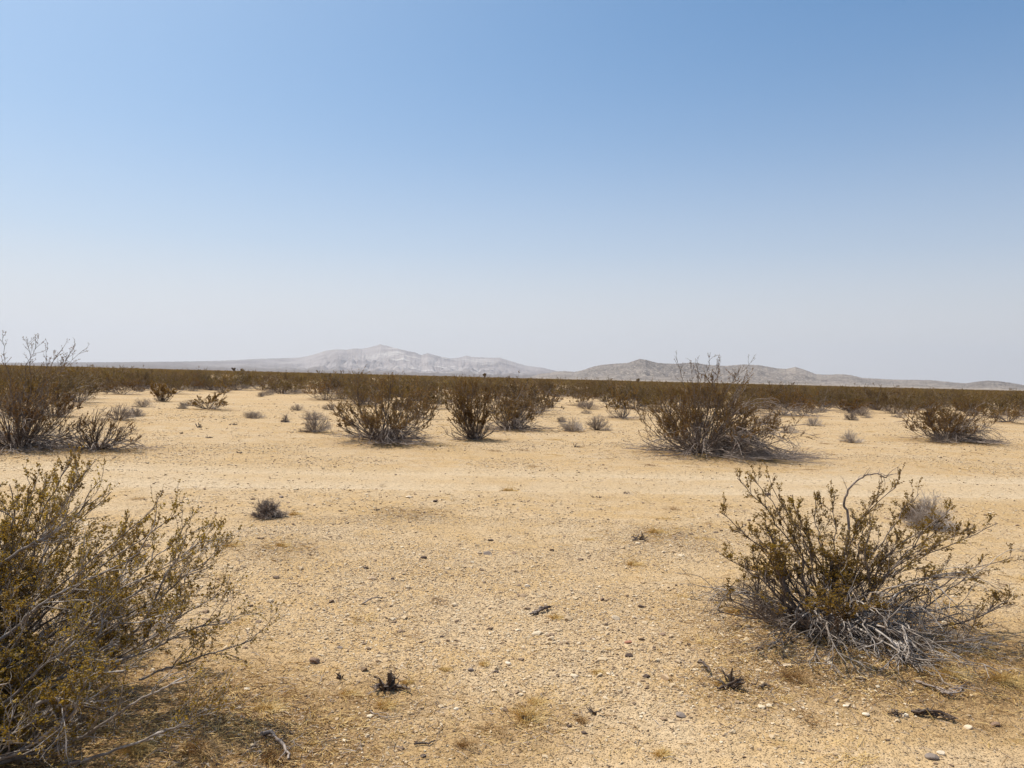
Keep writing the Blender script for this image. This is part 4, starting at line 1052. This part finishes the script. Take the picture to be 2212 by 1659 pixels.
def stick(pts, w, label, mat=M_DEAD, twigs=4, seed=0, lift=0.01, n=1, name='fallen_stick'):
    rng = np.random.default_rng(seed); g = Geo()
    q = np.array([gp(*p) for p in pts])
    c = q.mean(0)
    t = np.linspace(0, len(q) - 1, len(q) * 4)
    for j in range(n):
        line = np.stack([np.interp(t, np.arange(len(q)), q[:, k]) for k in (0, 1)], -1) - c
        line += rng.normal(0, 0.006 + 0.012 * j / max(n, 1), line.shape)
        P = np.concatenate([line, np.full((len(line), 1), lift) + 0.02 * np.sin(np.linspace(0, 3.14, len(line)))[:, None] * rng.random() + (0.01 * j / max(n, 1))], 1)[None]
        g.add(*tubes(P, (w * np.linspace(1, 0.45, P.shape[1]) * rng.uniform(0.8, 1.2, P.shape[1]))[None], 6))
        if twigs:
            a, dd, par, tt = sprout(rng, P, twigs, 0.3, 1.0, 0.4, 0.9)
            P2 = grow(rng, a, dd, np.linalg.norm(q[-1] - q[0]) * rng.uniform(0.12, 0.3, len(a)), 5, 0.2, -0.1, 0.004)
            g.add(*tubes(P2, w * 0.4 * np.linspace(1, 0.4, 5)[None] * np.ones((len(a), 1)), 4))
    o = link(bpy.data.objects.new(name, g.build(name, [mat], True)))
    o.location = (c[0], c[1], float(gh(np.array([c[0]]), np.array([c[1]]))[0])); tag(o, label, 'stick'); return o
stick([(782, 1307), (805, 1301), (832, 1295)], 0.006, 'single grey-brown stick lying on gravel left of middle', twigs=1, seed=1)
stick([(1155, 1328), (1172, 1322), (1188, 1316)], 0.006, 'lying bundle of grey sticks on the gravel just right of middle', twigs=2, seed=2, n=6, mat=M_STEM)
stick([(560, 1600), (590, 1612), (612, 1640), (625, 1658)], 0.010, 'bare twiggy fallen branch at the bottom edge right of the left bush', seed=3)
stick([(1975, 1545), (2010, 1550), (2060, 1560)], 0.007, 'charred split log lying near the bottom right', mat=M_CHAR, seed=4, n=4)
stick([(1975, 1480), (2020, 1500), (2050, 1515), (2085, 1495)], 0.006, 'grey bent fallen branch right under the right foreground bush', seed=5, n=3)
stick([(1512, 1440), (1524, 1450), (1535, 1462)], 0.010, 'short leaning dark stick left of the tallest forked stump', mat=M_CHAR, twigs=1, seed=6, lift=0.03)
stick([(800, 1540), (830, 1555), (870, 1552)], 0.003, 'thin crooked straw-brown stick below the blackened stump', seed=7)
stick([(900, 1610), (925, 1612), (942, 1604)], 0.005, 'short dark stick at the bottom left of the middle', mat=M_CHAR, twigs=1, seed=8)

# the long curved bare branch arching out of the right foreground bush
def arch_branch():
    root = [o for o in bpy.data.objects if o.get('label', '').startswith('twiggy olive creosote')][0]
    dist = root.location.y
    pts = [(1790, 1340), (1800, 1290), (1815, 1240), (1842, 1190), (1850, 1150), (1848, 1110), (1838, 1095), (1848, 1065), (1862, 1045), (1880, 1030), (1900, 1025), (1918, 1032)]
    P = []
    for px, py in pts:
        d = ray(px, py); t = dist / d[1]; P.append(np.array([d[0] * t, dist, EYE + d[2] * t]) - np.array(root.location))
    P = np.array(P); P[:, 1] += 0.12 * np.sin(np.linspace(0, 3, len(P)))
    t = np.linspace(0, len(P) - 1, 40); P = np.stack([np.interp(t, np.arange(len(P)), P[:, k]) for k in range(3)], -1)
    P = P + np.random.default_rng(3).normal(0, 0.002, P.shape)
    rng = np.random.default_rng(4); g = Geo()
    g.add(*tubes(P[None], np.linspace(0.012, 0.0035, 40)[None], 6))
    a, dd, _, _ = sprout(rng, P[None, 22:], 16, 0.1, 1.0, 0.5, 1.1)
    P2 = grow(rng, a, dd, rng.uniform(0.04, 0.14, 16), 6, 0.2, -0.2)
    g.add(*tubes(P2, np.linspace(0.0025, 0.001, 6)[None] * np.ones((16, 1)), 3))
    link(bpy.data.objects.new('dead_branches', g.build('dead_branches', [M_DEAD], True)), root)
arch_branch()

def front_roots():
    root = [o for o in bpy.data.objects if o.get('label', '').startswith('twiggy olive creosote')][0]
    rng = np.random.default_rng(31); g = Geo()
    for cx, cy, n, L in ((0.02, -0.15, 18, 0.45), (0.20, -0.42, 26, 0.42), (0.34, -0.15, 16, 0.5), (-0.12, -0.08, 12, 0.45)):
        b = np.stack([rng.normal(cx, 0.05, n), rng.normal(cy, 0.05, n), rng.uniform(0.05, 0.17, n)], -1)
        az = rng.normal(-1.5, 0.75, n)
        d = np.stack([np.cos(az), np.sin(az), rng.uniform(0.0, 0.7, n)], -1)
        P = grow(rng, b, d, L * rng.uniform(0.5, 1.1, n), 10, 0.26, -1.9)
        g.add(*tubes(P, np.linspace(0.0075, 0.0028, 10)[None] * rng.uniform(0.6, 1.2, (n, 1)), 5))
        a, dd, _, _ = sprout(rng, P, 3, 0.3, 1.0, 0.4, 1.0)
        P2 = grow(rng, a, dd, rng.uniform(0.05, 0.16, len(a)), 6, 0.22, -0.6)
        g.add(*tubes(P2, np.linspace(0.003, 0.0014, 6)[None] * np.ones((len(a), 1)), 4))
    link(bpy.data.objects.new('dead_branches', g.build('dead_branches', [M_PALE], True)), root)
front_roots()

def silver_branches():
    root = [o for o in bpy.data.objects if o.get('label', '').startswith('large olive-brown')][0]
    lines = [([(-60, 1665), (60, 1632), (130, 1608), (185, 1590), (240, 1552), (300, 1510), (345, 1492), (400, 1462)], 3.05, 0.0085), ([(-80, 1600), (20, 1560), (70, 1530), (110, 1512), (150, 1490), (230, 1455), (300, 1440)], 3.1, 0.0075),
             ([(-60, 1420), (20, 1370), (70, 1320), (110, 1290), (170, 1262), (240, 1230), (300, 1195)], 3.3, 0.0085), ([(80, 1520), (120, 1508), (142, 1530), (138, 1562), (110, 1590), (60, 1625)], 2.95, 0.0075),
             ([(150, 1650), (230, 1628), (330, 1590), (400, 1560), (450, 1530)], 3.0, 0.0065), ([(-40, 1500), (60, 1480), (130, 1442), (190, 1420), (260, 1380)], 3.4, 0.007),
             ([(200, 1420), (290, 1370), (330, 1310), (352, 1250), (380, 1210), (420, 1180)], 3.5, 0.007), ([(250, 1430), (330, 1402), (380, 1375), (440, 1350), (500, 1345)], 3.4, 0.006), ([(300, 1470), (350, 1445), (400, 1432), (440, 1415), (490, 1402), (545, 1382)], 3.5, 0.006), ([(200, 1350), (270, 1330), (350, 1290), (400, 1240), (440, 1225)], 3.5, 0.006), ([(-40, 1560), (30, 1500), (90, 1440), (150, 1400), (210, 1330)], 3.1, 0.007),
             ([(-40, 1250), (40, 1190), (100, 1160), (160, 1120), (190, 1080)], 3.5, 0.008), ([(-60, 1340), (20, 1300), (60, 1240), (75, 1180), (110, 1140)], 3.6, 0.008)]
    rng = np.random.default_rng(14); g = Geo(); lf = Geo()
    for pts, dist, w in lines:
        P = []
        for px, py in pts:
            d = ray(px, py); t = dist / d[1]; q = np.array([d[0] * t, dist, EYE + d[2] * t]) 
            if q[2] < 0.03: t = (0.03 - EYE) / d[2]; q = np.array([d[0] * t, d[1] * t, 0.03])
            P.append(q - np.array(root.location))
        P = np.array(P); t = np.linspace(0, len(P) - 1, len(P) * 5)
        P = np.stack([np.interp(t, np.arange(len(P)), P[:, k]) for k in range(3)], -1)
        P[1:-1] = (P[:-2] + P[1:-1] * 2 + P[2:]) / 4
        P = P + rng.normal(0, 0.0018, P.shape)
        g.add(*tubes(P[None], (w * np.linspace(1, 0.4, len(P)))[None], 7))
        a, dd, _, _ = sprout(rng, P[None], 14, 0.15, 1.0, 0.4, 0.9)
        P2 = grow(rng, a, dd + np.array([0.2, 0, 0.25]), rng.uniform(0.12, 0.32, 14), 8, 0.17, 0.2)
        g.add(*tubes(P2, w * 0.34 * np.linspace(1, 0.4, 8)[None] * np.ones((14, 1)), 4))
        a, dd, _, _ = sprout(rng, P2, 6, 0.2, 1.0, 0.4, 0.9)
        P3 = grow(rng, a, dd + np.array([0, 0, 0.2]), rng.uniform(0.03, 0.11, len(a)), 5, 0.17, 0.2)
        g.add(*tubes(P3, np.full((len(a), 5), 0.0009), 3))
        a, dd, _, _ = sprout(rng, P3, 9, 0.1, 1.0, 0.4, 1.0)
        lf.add(*leaf_quads(rng, a, dd, 0.0092))
    link(bpy.data.objects.new('branches', g.build('branches', [M_PALE], True)), root)
    link(bpy.data.objects.new('leafy_twigs', lf.build('leafy_twigs', [M_LEAF])), root)
silver_branches()

def low_boughs():
    root = [o for o in bpy.data.objects if o.get('label', '').startswith('large olive-brown')][0]
    for k, (dx, dy, h, r0_, r1_) in enumerate(((0.15, -0.80, 0.50, 0.45, 0.75), (-0.25, -0.35, 0.62, 0.5, 0.6))):
        st, fo, de = creosote_geo(h, r0_, r1_, 88 + k, hero=3, skirts=6, dense=0.7, ry=0.5)
        for nm, g, m in (('branches', st, M_PALE), ('leafy_twigs', fo, M_LEAF), ('dead_branches', de, M_PALE)):
            c = link(bpy.data.objects.new(nm, g.build(nm, [m], nm != 'leafy_twigs')), root); c.location = (dx, dy, 0)
low_boughs()

# pale blue scrap caught under the left foreground bush
def scrap():
    x, y = gp(10, 1502); rng = np.random.default_rng(2)
    n = 9; u, v = np.meshgrid(np.linspace(-1, 1, n), np.linspace(-1, 1, n))
    z = 0.018 + 0.014 * (fbm(u * 2 + 5, v * 2 + 3, 5, 3))
    V = np.stack([u * 0.035, v * 0.02, z], -1).reshape(-1, 3); V = np.concatenate([V, V - np.array([0, 0, 0.0015])])
    idx = np.arange(n * n).reshape(n, n)
    F = np.stack([idx[:-1, :-1], idx[:-1, 1:], idx[1:, 1:], idx[1:, :-1]], -1).reshape(-1, 4)
    m, nt, p, out = newmat('blue_plastic'); p.inputs['Base Color'].default_value = (0.45, 0.58, 0.72, 1); p.inputs['Roughness'].default_value = 0.25
    o = link(bpy.data.objects.new('plastic_scrap', mesh('plastic_scrap', V, np.concatenate([F, F[:, ::-1] + n * n]), [m], smooth=True)))
    o.location = (x, y, float(gh(np.array([x]), np.array([y]))[0])); tag(o, 'crumpled pale blue plastic scrap under the left foreground bush', 'litter scrap')
scrap()
